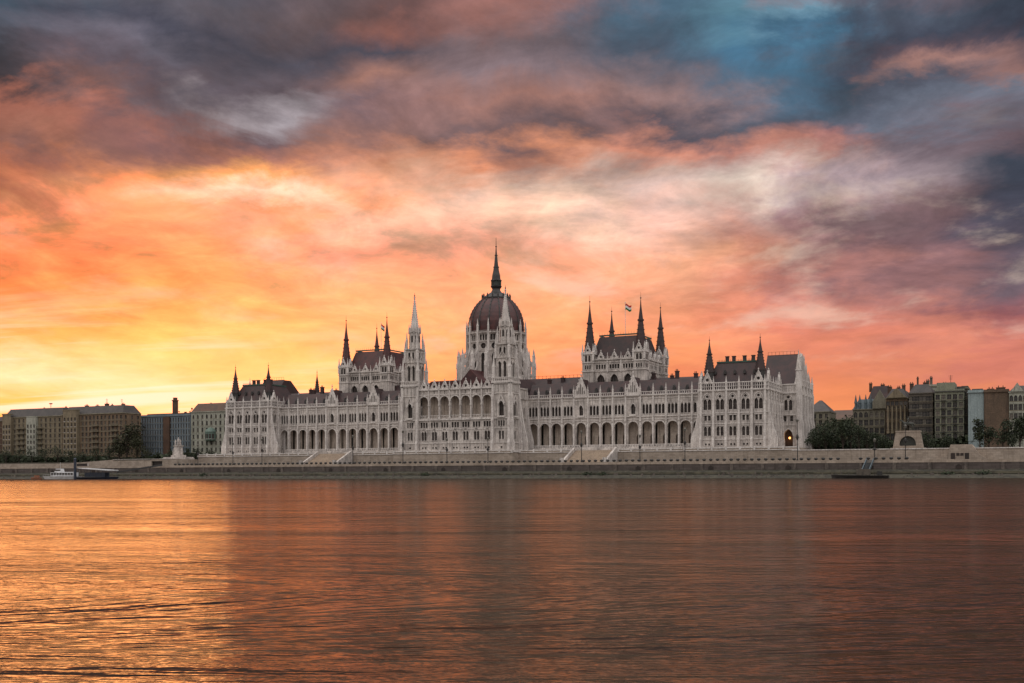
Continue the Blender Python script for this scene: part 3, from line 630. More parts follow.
# ---- chamber halls either side of the dome
def hall(sg):
    cx = XC + sg * 61.7; hx = 11.3; ya, yb = 19., 45.5; lo, hi = cx - hx, cx + hx
    b0 = MB(); b0.box(lo - 1, hi + 1, ya - 1, yb + 1, 49.6, 50.4); g = b0.build('assembly_hall', 'stone', PB)
    for fr, W in ((Fr(lo, ya - 1, 0), 2 * hx), (Fr(hi + 1, ya, 90), yb - ya), (Fr(lo - 1, yb, -90), yb - ya), (Fr(hi, yb + 1, 180), 2 * hx)):
        b = MB(fr); wins = []; nb = 3 if W < 25 else 4; s0 = 2.3; p = (W - 4.6) / nb
        b.quad((0, 0, 33), (s0, 0, 33), (s0, 0, 50.2), (0, 0, 50.2)); b.quad((W - s0, 0, 33), (W, 0, 33), (W, 0, 50.2), (W - s0, 0, 50.2))
        for i in range(nb):
            c = s0 + p * (i + .5); wall(b, c - p / 2, c + p / 2, 33, 50.2, [(36.2, 7.6, [(c, 3.4)], 'pointed', .7, 3), (46., 1.9, [(c - 1.75, .85), (c - .6, .85), (c + .6, .85), (c + 1.75, .85)], 'rect', .5, 0)], wins)
            hood(b, c, 36.2, 'pointed', 3.4, 7.6, .35, .3)
            gable(fr, c, 50.1, 3.1, 2.9, g, .5)
        for z, h, q in ((44.9, .4, .3), (48.6, .3, .25), (49.7, .6, .5)): band(b, 0, W, z, h, q)
        for k in range(int(W / .9)): s = .5 + k * .9; b.box(s - .1, s + .1, -.15, .1, 50.2, 51.3)
        b.build('wall', 'stone', g); put_wins(wins, g)
        for i in range(nb + 1): x, y, _ = fr.p(s0 + p * i, -.1, 0); pinnacle(x, y, 44.5, .55, 8.5, g)
    r = MB(); r.frus(lo + .3, hi - .3, ya + .3, yb - .3, 50.4, lo + 3., hi - 3., ya + 3.6, yb - 3.6, 60.0); r.build('roof', 'roof_red' if sg < 0 else 'roof', g)  # same roof on both halls: lit tone left, shaded tone right, by colour
    e = MB()
    X0, X1, Y0, Y1 = lo + 2.9, hi - 2.9, ya + 3.5, yb - 3.5
    e.box(X0, X1, Y0, Y0 + .2, 60.3, 60.9); e.box(X0, X1, Y1 - .2, Y1, 60.3, 60.9); e.box(X0, X0 + .2, Y0 + .2, Y1 - .2, 60.3, 60.9); e.box(X1 - .2, X1, Y0 + .2, Y1 - .2, 60.3, 60.9)
    for k in range(15): s = X0 + .1 + k * (X1 - X0 - .2) / 14; e.bar((s, Y0 + .1, 60.8), (s, Y0 + .1, 62.), .06, 4, .02); s2 = Y0 + .1 + k * (Y1 - Y0 - .2) / 14; e.bar((X1 - .1, s2, 60.8), (X1 - .1, s2, 62.), .06, 4, .02)
    e.build('roof_crest', 'copper', g)
    for x in (lo, hi):
        for y in (ya, yb):
            t = MB(); t.box(x - 2.5, x + 2.5, y - 2.5, y + 2.5, 33, 52.8); t.build('corner_tower', 'stone', g)
            d = MB()
            for z, h, q in ((40, .3, .2), (45., .4, .3), (48.7, .3, .3), (52.3, .6, .4)): d.box(x - 2.5 - q, x + 2.5 + q, y - 2.5 - q, y + 2.5 + q, z, z + h)
            d.build('cornice', 'stone_light', g)
            for dg, ox, oy in ((0, x, y - 2.53), (90, x + 2.53, y)):
                fr = Fr(ox, oy, dg)
                for q in (-.75, .75): window(fr, q, 49.2, 'pointed', .95, 2.7, g, 0., 0); 
                for q in (-1., 0, 1.): window(fr, q, 46., 'rect', .6, 1.7, g, 0., 0)
                gable(fr, 0, 52.8, 3.2, 3.4, g, .5)
            for qx in (-1, 1):
                for qy in (-1, 1): pinnacle(x + qx * 2.4, y + qy * 2.4, 49.5, .75, 7.2, g)
            cone_spire(x, y, 54.2, 77.3 if y < 30 else 76.8, 2.3, g, 'roof_red' if sg < 0 else 'roof')  # spires repeat the painted light: redder on the left hall, darker right
    return cx, (ya + yb) / 2
halls = [hall(sg) for sg in (-1, 1)]
# ---- drum and dome
def dome():
    cx, cy = XC, 31.5; base = MB(); base.lathe(cx, cy, [(33, 17.2), (44.5, 17.2), (46.5, 13.2)], 16); g = base.build('dome_drum', 'stone', PB)
    n = 16; Rd = 12.95; side = 2 * Rd * math.tan(math.pi / n)
    for k in range(n):
        a = -90 + 360 / n * k; ca, sa = math.cos(R(a)), math.sin(R(a)); fr0 = Fr(cx + Rd * ca, cy + Rd * sa, a + 90)
        o = fr0.p(-side / 2, 0, 0); fr = Fr(o[0], o[1], a + 90); b = MB(fr); wins = []; c = side / 2
        wall(b, 0, side, 42, 65.2, [(45., 11., [(c, 2.2)], 'pointed', .8, 3), (57.6, 2.7, [(c, 2.7)], 'circle', .6, 0), (61.4, 2.6, [(c - 1.3, 1.), (c, 1.), (c + 1.3, 1.)], 'rect', .6, 0)], wins)
        hood(b, c, 45., 'pointed', 2.2, 11., .4, .3); hood(b, c, 57.6, 'circle', 2.7, 2.7, .25, .2)
        for z, h, q in ((56.7, .35, .3), (60.7, .4, .35), (64.3, .4, .35), (64.7, .5, .7)): band(b, -.1, side + .1, z, h, q)
        for q in range(8): s = (q + .5) * side / 8; b.box(s - .1, s + .1, -.45, -.2, 65.2, 65.9)
        b.build('wall', 'stone', g); put_wins(wins, g)
        # ribs, flying buttresses, piers
        a2 = R(a + 180 / n); c2, s2 = math.cos(a2), math.sin(a2); rv = Rd / math.cos(math.pi / n)
        fp = Fr(cx, cy, math.degrees(a2) + 90)    # t = -radius outward
        q = MB(fp)
        q.box(-.45, .45, -rv - .7, -rv + .3, 42, 64.9)
        q.prismx([(-17.2, 50.4), (-17.2, 51.6), (-15, 54.2), (-rv - .6, 58.2), (-rv - .6, 56.6), (-15, 52.8), (-16.4, 50.4)], -.28, .28)
        q.prismx([(-17.2, 44.4), (-17.2, 45.6), (-rv - .6, 50.6), (-rv - .6, 49.)], -.26, .26)
        q.box(-.7, .7, -18.1, -16.6, 33, 51.8); q.prism([(-.7, 49.5), (0, 52.2), (.7, 49.5)], -18.3, -18.08)
        q.build('flying_buttress', 'stone_light', g)
        pinnacle(cx + 17.35 * c2, cy + 17.35 * s2, 51.6, 1.05, 6.6, g, math.degrees(a2)); pinnacle(cx + (rv + .35) * c2, cy + (rv + .35) * s2, 64.7, .7, 6.4, g, math.degrees(a2))
        pinnacle(cx + 15.2 * c2, cy + 15.2 * s2, 53.4, .6, 4.6, g, math.degrees(a2))
    prof = [(64.9, 12.3), (67.5, 12.45), (70.2, 12.4), (72.4, 12.0), (74.3, 11.4), (75.8, 10.7), (77.4, 9.75), (78.9, 8.6), (80.2, 7.4), (81.3, 6.2)]
    d = MB(); d.lathe(cx, cy, prof, 32, 0); dm = d.build('dome', 'roof_red', PB)
    for k in range(16):
        a = 2 * math.pi * (k + .5) / 16; r = MB()
        for (z0, r0), (z1, r1) in zip(prof, prof[1:]): r.bar((cx + (r0 + .02) * math.cos(a), cy + (r0 + .02) * math.sin(a), z0), (cx + (r1 + .02) * math.cos(a), cy + (r1 + .02) * math.sin(a), z1), .3, 6)
        for (z0, r0) in prof[1:-1]: r.lathe(cx + (r0 + .3) * math.cos(a), cy + (r0 + .3) * math.sin(a), [(z0, .22), (z0 + .5, .05)], 5)
        r.build('rib', 'lead', dm)
    l = MB(); l.lathe(cx, cy, [(81.0, 6.6), (81.6, 6.7), (81.9, 6.0), (82.9, 4.9), (83.8, 3.5), (84.5, 2.4), (85.4, 1.9), (86.0, 1.8), (86.6, 2.3), (87.2, 2.6), (87.6, 2.0), (89.4, 1.9), (89.6, 2.5), (90.0, 2.5), (90.3, 2.0), (92.2, 1.8), (94.2, 1.35), (95.8, 1.1)], 16)
    lo = l.build('lantern', 'lead', dm)
    for k in range(16):
        a = 2 * math.pi * (k + .5) / 16; q = MB(); q.lathe(cx + 6.4 * math.cos(a), cy + 6.4 * math.sin(a), [(81.3, .36), (82.6, .32), (82.7, .45), (83.7, .05)], 6); q.build('pinnacle', 'lead', dm)
        q = MB(); q.lathe(cx + 2.2 * math.cos(a), cy + 2.2 * math.sin(a), [(87.3, .12), (89.7, .12)], 5); q.build('lantern_column', 'copper', dm)
    s = MB(); s.lathe(cx, cy, [(95.6, 1.3), (96.1, 1.3), (96.3, .98), (101, .5), (101.1, .7), (101.4, .7), (101.5, .42), (105, .2), (105.1, .4), (105.4, .4), (105.5, .16), (109.3, .08)], 8)
    s.build('spire', 'lead', dm)
dome()
# the big dormered gables on the river side of the drum's foot and the crossing roofs
x = MB(); x.prism([(XC - 9, 38), (XC, 47.5), (XC + 9, 38)], 6, 20); x.build('roof', 'roof_red', PB)
for sg in (-1, 1):
    c = MB(); c.box(XC + sg * 22 - 3, XC + sg * 22 + 3, 18, 24, 34, 50); c.frus(XC + sg * 22 - 3.2, XC + sg * 22 + 3.2, 17.8, 24.2, 50, XC + sg * 22 - .2, XC + sg * 22 + .2, 20.8, 21.2, 57) if False else c.lathe(XC + sg * 21, 27, [(38, 3.3), (46, 3.0), (53, .5), (54.5, .1)], 8)
    if False: c.build('stair_turret', 'roof', PB)
# flags
def flag(x, y, z0, z1, label, ww, d=1):
    r = empty('flag_pole', (x, y, z0), label, 'flag', 'flags flying over the chamber roofs')
    p = MB(); p.bar((x, y, z0), (x, y, z1), .13, 6, .08); p.lathe(x, y, [(z1, .2), (z1 + .25, .2), (z1 + .35, .05)], 6); p.build('pole', 'white_paint', r)
    f = MB(); n = 8; H = 2.6
    for j, mi in ((0, 2), (1, 1), (2, 0)):
        f.cur = mi
        for i in range(n):
            def pt(i, zf): u = i / n; return (x + .12 + ww * u, y - .5 * math.sin(u * 7), z1 - .5 - H + zf * H - 1.0 * u + .25 * math.sin(u * 8))
            f.quad(pt(i, j / 3), pt(i + 1, j / 3), pt(i + 1, (j + 1) / 3), pt(i, (j + 1) / 3))
    f.build('flag_cloth', ['flag_red', 'flag_white', 'flag_green'], r)
flag(halls[1][0] - .2, halls[1][1], 60.4, 75.5, 'red white and green flag on a tall pole above the dark right chamber roof', 2.8)
flag(halls[0][0] - .3, halls[0][1], 60.4, 74.5, 'small flag on a pole above the red-lit roof between spires near the left tower', 2.0)
# ------------------------------------------------------------------ ground, quays, water
def sheet(name, mat, poly, z, zb=None):
    b = MB(); n = len(poly)
    if zb is None: b.quad(*[(x, y, z) for x, y in poly])
    else: b.add([(x, y, z) for x, y in poly] + [(x, y, zb) for x, y in poly], [tuple(range(n))] + [(i, (i + 1) % n, (i + 1) % n + n, i + n) for i in range(n)])
    return struct(b.build(name, mat))
# river: a fine displaced patch in the middle distance is not needed, the ripples live in the surface bump
sheet('river_water', 'water', [(-6000, -6000), (6000, -6000), (6000, -44), (-6000, -44)], 0.42)
sheet('city_ground', 'ground', [(-6000, -17.8), (-142, -17.8), (-142, 20), (143, 20), (143, -17.8), (6000, -17.8), (6000, 7000), (-6000, 7000)], 8.6, 5.0)
sheet('quay_road', 'asphalt', [(-3000, -39.2), (3000, -39.2), (3000, 20), (-3000, 20)], 6.0, 3.0)
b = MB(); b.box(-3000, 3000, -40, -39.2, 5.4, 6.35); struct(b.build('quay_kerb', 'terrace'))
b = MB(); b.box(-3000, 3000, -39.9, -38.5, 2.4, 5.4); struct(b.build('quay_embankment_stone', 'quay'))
b = MB(); b.prismx([(-39.8, 2.2), (-39.8, 3.3), (-43.0, 2.5), (-43.0, 1.75), (-46, 1.35), (-50, .55), (-52, -.6), (-40, -.6)], -3000, 3000)
o = struct(b.build('river_bank_ledge', 'algae'))
b = MB(); b.box(-3000, 3000, -43.25, -42.9, 1.9, 2.55); struct(b.build('ledge_kerb', 'algae_light'))
# terraces in front of the palace
def twall(name, x0, x1, y0, y1, zt, mat='terrace', zb=5.0, cop=True):
    b = MB(); b.box(x0, x1, y0, y1, zb, zt); o = b.build(name, [mat, 'stone_light'])
    return o
tr = empty('terrace_wall', (0, -4, 6), 'long pale ashlar terrace wall carrying the parliament above the quay road', 'wall')
b = MB()
b.box(-141.5, -27.8, -5.0, 30, 5, 11.5); b.box(29.0, 142.5, -5.0, 30, 5, 11.5); b.box(-27.8, 29.0, -11.2, 30, 5, 11.5); b.build('retaining_wall', 'terrace', tr)
c = MB()
for x0, x1, y in ((-141.7, -71, -5.15), (-54, -27.95, -5.15), (-27.95, 29.15, -11.35), (29.15, 54.4, -5.15), (71.8, 142.7, -5.15)):
    c.box(x0, x1, y, y + .6, 11.51, 11.95); c.box(x0, x1, y - .1, y + .5, 10.7, 11.0)
    n = int((x1 - x0) / 5.33)
    for k in range(n + 1): s = x0 + .5 + (x1 - x0 - 1) * k / max(n, 1); c.box(s - .35, s + .35, y - .15, y + .65, 11.0, 12.3)
c.box(-28.1, -27.85, -11.3, -5.2, 11.0, 11.9); c.box(29.05, 29.3, -11.3, -5.2, 11.0, 11.9)
c.build('coping', 'stone_light', tr)
def stair(cx, label):
    r = empty('terrace_staircase', (cx, -11, 6), label, 'staircase', 'broad stairs down to the quay'); w = 8.4
    b = MB(); n = 22
    for k in range(n):
        z1 = 11.4 - (k) * 5.4 / n; y = -5.2 - k * .55; b.box(cx - w, cx + w, y - .55, y, 5.5, z1)
    b.build('steps', 'stairs', r)
    for q in (-1, 1):
        p = MB(); x = cx + q * (w + .5); p.prismx([(-5.1, 5.5), (-5.1, 12.6), (-6, 12.6), (-18, 7.2), (-18, 5.5)], x - .45, x + .45); p.build('balustrade', 'stone', r)
        p = MB(); p.box(x - .7, x + .7, -19.2, -18.01, 5.9, 8.4); p.build('newel_post', 'stone', r)
stair(62.8, 'broad pale stairs between terrace and quay road, to the right of the central towers')
stair(-61.9, 'broad pale stairs between terrace and quay road, to the left of the central towers')
# plinth steps under the arcades
for sg in (-1, 1):
    b = MB(); a0, a1 = sorted((XC + sg * 29.5, XC + sg * 98.3)); b.box(a0, a1, 5.8, 6.8, 11.4, 13.0); b.box(a0, a1, 4.9, 5.8, 11.4, 12.4); b.build('plinth_step', 'stone', PB)
    q = MB()
    for k in range(int(69 / 1.1)): s = a0 + .4 + k * 1.1; q.box(s - .1, s + .1, 6.0, 6.2, 13.0, 13.8)
    q.box(a0, a1, 5.95, 6.25, 13.8, 14.0); q.build('balustrade', 'stone_light', PB)
# side embankment walls
b = MB(); b.box(142.6, 2000, -19, -17.6, 5, 10.1); o = b.build('embankment_wall', 'terrace'); tag(o, 'pale stone embankment wall continuing right of the parliament below the trees', 'wall')
b = MB(); b.box(143.1, 2000, -17.6, 7000, 8.7, 9.9); struct(b.build('square_ground', 'ground'))
b = MB(); b.box(142.6, 2000, -19.2, -17.5, 10.1, 10.4); c = b.build('coping', 'stone_light', o)
wl = empty('embankment_wall', (-150, -18, 6), 'stone embankment wall with a dark underpass and ramp left of the parliament', 'wall')
b = MB(); b.box(-2000, -212, -19, -17.6, 5, 8.0); b.add([(-212, -19, 5), (-182, -19, 5), (-182, -19, 9.6), (-212, -19, 8.0), (-212, -17.6, 5), (-182, -17.6, 5), (-182, -17.6, 9.6), (-212, -17.6, 8.0)], [(0, 1, 2, 3), (4, 7, 6, 5), (3, 2, 6, 7), (1, 5, 6, 2), (0, 3, 7, 4)])
b.box(-182, -157.3, -19, -17.6, 5, 9.2); b.box(-150.6, -141.6, -19, -3, 5, 9.6); b.box(-157.3, -150.6, -19, -17.6, 8.7, 9.6); b.build('wall', 'terrace', wl)
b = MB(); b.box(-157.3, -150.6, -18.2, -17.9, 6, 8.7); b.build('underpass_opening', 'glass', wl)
b = MB(); b.box(-182, -141.6, -19.2, -17.5, 9.6, 9.85); b.box(-206, -198, -19.06, -18.9, 6.1, 7.9); b.build('coping', ['stone'], wl)
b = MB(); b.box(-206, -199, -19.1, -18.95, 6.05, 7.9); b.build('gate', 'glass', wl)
# bollards along the quay edge, every 2.4 m
bm = MB(); bm.lathe(0, 0, [(0, .5), (.1, .5), (.12, .36), (.55, .36), (.6, .6), (.95, .66), (1.15, .5), (1.25, .2)], 8); bme = bm.mesh('bollard', 'iron')
x = -124.; k = 0
while x < 184:
    if not (163.5 < x < 168):
        o = put('bollard', bme, None, (x, -39.0, 6.0)); tag(o, 'squat dark mooring bollard in the long row on top of the dark quay wall', 'bollard', 'bollards along the quay edge')
    x += 2.38
# masonry piers, drains and landing steps along the river wall
b = MB()
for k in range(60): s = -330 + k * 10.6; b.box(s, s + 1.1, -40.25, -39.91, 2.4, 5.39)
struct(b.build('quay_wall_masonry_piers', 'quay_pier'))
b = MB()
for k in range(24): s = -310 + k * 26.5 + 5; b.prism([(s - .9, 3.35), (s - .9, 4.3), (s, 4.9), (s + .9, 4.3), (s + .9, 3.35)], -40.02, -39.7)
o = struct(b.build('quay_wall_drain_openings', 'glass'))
rnd = random.Random(5); b = MB()
for k in range(900):
    s = rnd.uniform(-330, 330); y = rnd.uniform(-50.5, -40.6); z = 3.1 - (abs(y) - 40) * .27 + .1; w = rnd.uniform(.12, .5); h = rnd.uniform(.1, .35)
    b.frus(s - w, s + w, y - w * .7, y + w * .7, z - .5, s - w * .6, s + w * .5, y - w * .4, y + w * .4, z + h)
o = b.build('bank_rubble', 'quay_pier'); o['kind'] = 'stuff'; o['label'] = 'loose dark stones scattered on the sloping river bank'; o['category'] = 'stones'
# street lamps
def lamp(x, y, z, h, label, arms=True):
    r = empty('street_lamp', (x, y, z), label, 'street lamp', 'street lamps along the quay')
    p = MB(); p.lathe(x, y, [(z, .35), (z + .8, .3), (z + .9, .16), (z + h, .09)], 8); p.build('pole', 'iron', r)
    l = MB(); l.lathe(x, y, [(z + h, .12), (z + h + .1, .35), (z + h + .8, .45), (z + h + .9, .5), (z + h + 1.2, .1)], 8); l.build('lantern', 'lamp_glass', r)
    if arms: c = MB(); c.bar((x - .8, y, z + h * .62), (x + .8, y, z + h * .62), .07, 5); c.lathe(x, y, [(z + h * .55, .2), (z + h * .6, .42), (z + h * .66, .42), (z + h * .7, .15)], 6); c.build('bracket', 'iron', r)
def XP(px, y):
    t = (px - 512) / 1080.; b_ = y + 407; return (t * .901 * b_ - .433 * b_) / (.901 + .433 * t) + 219
LP = [(403, 12.5, 'thin tall street lamp in front of the left white tower'), (447, 9, 'thin lamp before the central loggia, beside the left tower'), (488, 9, 'thin lamp before the central loggia, beside the right tower'), (581.5, 10.8, 'street lamp beside the left parapet of the right-hand stairs'),
      (685, 11, 'street lamp in front of the arcade beside the right pavilion'), (353, 11, 'street lamp by the stairs left of the towers'), (797.5, 13.2, 'tall lamp standing before the corner turret of the right end block'), (262, 10.5, 'street lamp before the left end pavilion'),
      (874.7, 6.2, 'short lamp with round lantern left of the equestrian monument'), (905.5, 10.5, 'tall lamp with round lantern in front of the equestrian monument'), (233, 9, 'street lamp under the outer edge of the left pavilion'), (198, 8.5, 'street lamp left of the parliament on the quay'), (640, 9, 'street lamp before the arcade, right of the stairs')]
for px, h, lb in LP: lamp(XP(px, -37.5), -37.5, 6.0, h, lb)
# ------------------------------------------------------------------ trees
def tree(name, x, y, z, h, cw, label, mat='leaf', n=700, group=None, trunk=.25, cat='tree', kind=None):
    r = empty(name, (x, y, z), label, cat, group); rnd = random.Random(int(x * 13 + y * 7 + h * 31))
    b = MB(); b.lathe(x, y, [(z - .3, h * .03), (z + h * trunk, h * .02), (z + h * .7, h * .008)], 7)
    lobes = []
    for k in range(9):
        a = rnd.uniform(0, 6.28); rr = rnd.uniform(.1, .55) * cw / 2; zz = z + h * rnd.uniform(.35, .86); q = rnd.uniform(.2, .34) * cw * (1.15 - .5 * (zz - z) / h)
        lobes.append((x + rr * math.cos(a), y + rr * math.sin(a), zz, q)); b.bar((x, y, z + h * trunk * rnd.uniform(.7, 1.3)), (x + rr * math.cos(a), y + rr * math.sin(a), zz), h * .012, 5, h * .004)
    b.build('trunk', 'bark', r)
    c = MB()
    for k in range(n):
        lx, ly, lz, q = rnd.choice(lobes); d = Vector((rnd.gauss(0, 1), rnd.gauss(0, 1), rnd.gauss(0, 1) * .8)).normalized() * q * rnd.uniform(.55, 1.12)
        p = Vector((lx, ly, lz)) + d; s = rnd.uniform(.18, .42) * max(.8, h / 11)
        u = Vector((rnd.gauss(0, 1), rnd.gauss(0, 1), rnd.gauss(0, 1))).normalized(); w = u.orthogonal().normalized() * s; u = u.cross(w.normalized()) * s * rnd.uniform(.5, 1)
        if p.z < z + h * .12: continue
        c.quad(tuple(p - w - u * .3), tuple(p + u), tuple(p + w - u * .2), tuple(p - u))
    c.build('crown', mat, r)
G1 = 'trees below the left apartment blocks'; G2 = 'trees in the square right of the parliament'; G3 = 'street trees before the far right houses'
for px, y, h, w, lb, mt in ((6, 0, 8, 11, 'dark rounded tree at the far left edge of the apartment blocks', 'leaf'), (19, 2, 7.6, 11, 'low dark tree under the tan apartment block, next to the leftmost one', 'leaf'), (32, 0, 8.2, 11, 'dark tree under the pale window strip of the tan block', 'leaf'), (46, 0, 7.6, 11, 'dark tree under the middle of the tan apartment block', 'leaf'),
                        (58, 2, 8.2, 10, 'dark tree where the tan and reddish blocks meet', 'leaf'), (70, 0, 6.0, 9, 'low dark tree under the reddish apartment block', 'leaf'), (84, 3, 6.2, 9, 'low bushy tree before the middle of the reddish block', 'leaf'), (97, 0, 6.4, 9, 'low bushy tree under the right half of the reddish block', 'leaf'), (109, 1, 9., 9, 'dark tree beside the tall olive tree', 'leaf'),
                        (127, 4, 20, 17, 'tallest olive green tree between apartment blocks and blue office building', 'leaf_warm'), (119, 2, 15, 12, 'tall dark tree at the right end of the reddish block', 'leaf_warm'), (137, 4, 14, 11, 'green tree against the left part of the blue office building', 'leaf_warm'), (147, 3, 7, 8, 'small green tree in front of the blue office building', 'leaf_warm')):
    tree('broadleaf_tree', XP(px, y), y, 8.6, h, w, lb, mt, 900 if h > 10 else 520, G1, .2)
for px, y, h, w, lb in ((158, 8, 5.5, 7, 'small dark tree left of the white monument'), (171.5, -6, 6.6, 6, 'round dark bush directly left of the white monument'), (187.5, -6, 6.6, 4.5, 'pointed dark bush directly right of the white monument'), (198.5, 2, 7.4, 7, 'small dark tree before the pale house with domed bay'), (211, 2, 6.3, 6.5, 'lower round tree beside the left pavilion')):
    tree('small_tree', XP(px, y), y, 8.6, h, w, lb, 'leaf', 420, 'small trees around the white monument', .2)
for i, (px, y, h, w) in enumerate(((813, 12, 9.5, 7), (819, 40, 11, 11), (826, 16, 12.5, 11), (835, 30, 14, 13), (843, 12, 12, 11), (851, 35, 14.5, 13), (859, 14, 10, 10), (867, 26, 9.5, 9), (876, 18, 8, 8), (884, 30, 7, 8))):
    lb = ['dark tree touching the right end block of the parliament', 'tree behind, under the cream gabled house', 'dense green tree just right of the parliament', 'tall tree below the yellow gap in the skyline', 'broad tree in the middle of the dark green group', 'tallest tree of the dark green group, under the blue grey roof', 'tree at the right shoulder of the green group', 'lower tree before the ornate cream house', 'small tree left of the equestrian monument', 'low tree just behind the equestrian monument'][i]
    tree('broadleaf_tree', XP(px, y), y, 9.9, h, w, lb, 'leaf', 900, G2, .15)
for px, y, h, w, lb in ((927, 30, 8, 8, 'small tree right of the equestrian monument'), (919, 34, 7, 8, 'low tree half behind the equestrian monument pedestal'), (980, 8, 12, 6, 'slim dark tree before the blank pale wall'), (989, 10, 9, 7, 'low dark tree before the brown wall'), (1003, 8, 11.5, 9, 'dark round tree before the corner of the brown wall'), (1020, 8, 14, 9, 'dark leafy tree at the right picture edge before the ornate house'), (1012, 30, 8, 8, 'low tree between the dark round tree and the ornate house'), (948, 30, 6.5, 8, 'low bush under the balconies of the grey green block'), (1036, 10, 13, 9, 'dark tree just past the ornate white house')):
    tree('street_tree', XP(px, y), y, 9.9, h, w, lb, 'leaf', 800, G3, .2)
# ------------------------------------------------------------------ neighbouring houses
def house(name, label, x0, x1, y, D, z0, zt, wm, cols, rows, ww, wh, roof='flat', rh=4., rmat='slate', cat='building', balc=(), trim='trim_pale', group=None, arch=False, gap=None, side=True, parapet=.7, cutbase=5.):
    r = empty(name, ((x0 + x1) / 2, y + D / 2, z0), label, cat, group); W = x1 - x0
    b = MB(Fr(x0, y, 0)); wins = []; rr = (zt - z0 - cutbase - .9) / max(rows, 1); p = W / max(cols, 1)
    if rows:
        for i in range(cols):
            c = p * (i + .5); rw = [(z0 + cutbase + rr * j + rr * .2, min(wh, rr * .7), [(c, ww)], 'pointed' if (arch and j == rows - 1) else 'rect', .35, 2) for j in range(rows)]
            wall(b, p * i, p * (i + 1), z0 - 1, zt, rw, wins)
    else: b.quad((0, 0, z0 - 1), (W, 0, z0 - 1), (W, 0, zt), (0, 0, zt))
    b.quad((0, 0, z0 - 1), (0, D, z0 - 1), (0, D, zt), (0, 0, zt)); b.quad((0, D, z0 - 1), (W, D, z0 - 1), (W, D, zt), (0, D, zt)); b.box(.3, W - .3, .5, D - .3, zt - .5, zt - .02)
    if not side or rows == 0: b.quad((W, 0, z0 - 1), (W, D, z0 - 1), (W, D, zt), (W, 0, zt))
    if side and rows:
        b2fr = Fr(x1, y, 90); b.fr = b2fr; nc = max(2, int(D / p * .8)); q = D / nc
        for i in range(nc): c = q * (i + .5); wall(b, q * i, q * (i + 1), z0 - 1, zt, [(z0 + cutbase + rr * j + rr * .2, min(wh, rr * .7), [(c, ww)], 'rect', .35, 2) for j in range(rows)], wins)
        b.fr = Fr(x0, y, 0)
    b.build('wall', wm, r)
    for k, wn in enumerate(wins[:300]): window(wn[0], wn[1], wn[2], wn[3], wn[4], wn[5], r, wn[6], (1, 2, 3)[k % 3 if k % 7 < 3 else 1], 'window', ('pane_dark', 'pane_dark', 'curtain', 'pane_dark', 'blind', 'pane_dark', 'curtain')[(k * 5 + k // 3 + int(x0)) % 7])
    d = MB(Fr(x0, y, 0))
    d.box(-.3, W + .3, -.45, .4, zt - .4, zt); d.box(-.1, W + .1, -.2, .1, z0 + cutbase - .4, z0 + cutbase)
    if trim:
        for j in range(1, rows): d.box(-.05, W + .05, -.12, .05, z0 + cutbase + rr * j - .1, z0 + cutbase + rr * j + .12)
    d.box(W - .4, W + .31, .401, D, zt - .4, zt)
    d.build('cornice', trim or wm, r)
    for (c0, c1, j0, j1) in balc:
        for j in range(j0, j1):
            q = MB(Fr(x0, y, 0)); z = z0 + cutbase + rr * j - .05; q.box(c0 * p + .2, c1 * p - .2, -1.4, -.01, z, z + .2)
            for k in range(int((c1 - c0) * p / .5)): s = c0 * p + .3 + k * .5; q.box(s - .05, s + .05, -1.38, -1.3, z + .2, z + 1.1)
            q.box(c0 * p + .2, c1 * p - .2, -1.42, -1.3, z + 1.1, z + 1.2); q.build('balcony', 'iron' if trim != 'trim_pale' else 'trim_pale', r)
    f = MB(Fr(x0, y, 0))
    if roof == 'mansard': f.frus(-.1, W + .1, .1, D, zt, 2.2, W - 2.2, 2.8, D - 2.8, zt + rh)
    elif roof == 'hip': f.frus(-.4, W + .4, -.4, D, zt, min(W, D) * .45, W - min(W, D) * .45, D * .45, D * .55, zt + rh)
    elif roof == 'gable': f.prism([(-.4, zt), (W / 2, zt + rh), (W + .4, zt)], -.3, D)
    elif roof == 'ridge': f.prismx([(-.4, zt), (D / 2, zt + rh), (D + .4, zt)], -.2, W + .2)
    else: f.box(-.1, W + .1, -.1, .3, zt, zt + parapet); f.box(W - .3, W + .1, .3, D, zt, zt + parapet); f.box(-.1, .3, .3, D, zt, zt + parapet)
    f.build('roof', rmat if roof != 'flat' else wm, r)
    return r
def chimneys(r, pts, mat='brick'):
    for (x, y, z, h, w) in pts:
        h *= .7; w *= .75
        c = MB(); c.box(x - w, x + w, y - .5, y + .5, z - 2, z + h); c.box(x - w - .12, x + w + .12, y - .62, y + .62, z + h - .3, z + h)
        for q in (-.5, .5): c.lathe(x + w * q, y, [(z + h, .2), (z + h + .7, .16)], 6)
        c.build('chimney', mat, r)
def antenna(r, x, y, z, h):
    c = MB(); c.bar((x, y, z), (x, y, z + h), .09, 5)
    for k in range(4): c.bar((x - .9 + k * .1, y, z + h - .3 - k * .45), (x + .9 - k * .1, y, z + h - .3 - k * .45), .05, 4)
    c.build('antenna', 'iron', r)
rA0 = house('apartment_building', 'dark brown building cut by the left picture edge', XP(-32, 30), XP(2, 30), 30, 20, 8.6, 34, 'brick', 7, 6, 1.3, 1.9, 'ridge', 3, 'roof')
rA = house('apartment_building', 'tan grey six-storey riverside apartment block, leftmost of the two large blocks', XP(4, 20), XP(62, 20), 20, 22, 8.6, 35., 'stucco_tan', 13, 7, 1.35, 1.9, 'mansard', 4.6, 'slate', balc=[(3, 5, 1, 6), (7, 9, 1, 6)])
xa, xb = XP(4, 20), XP(62, 20)
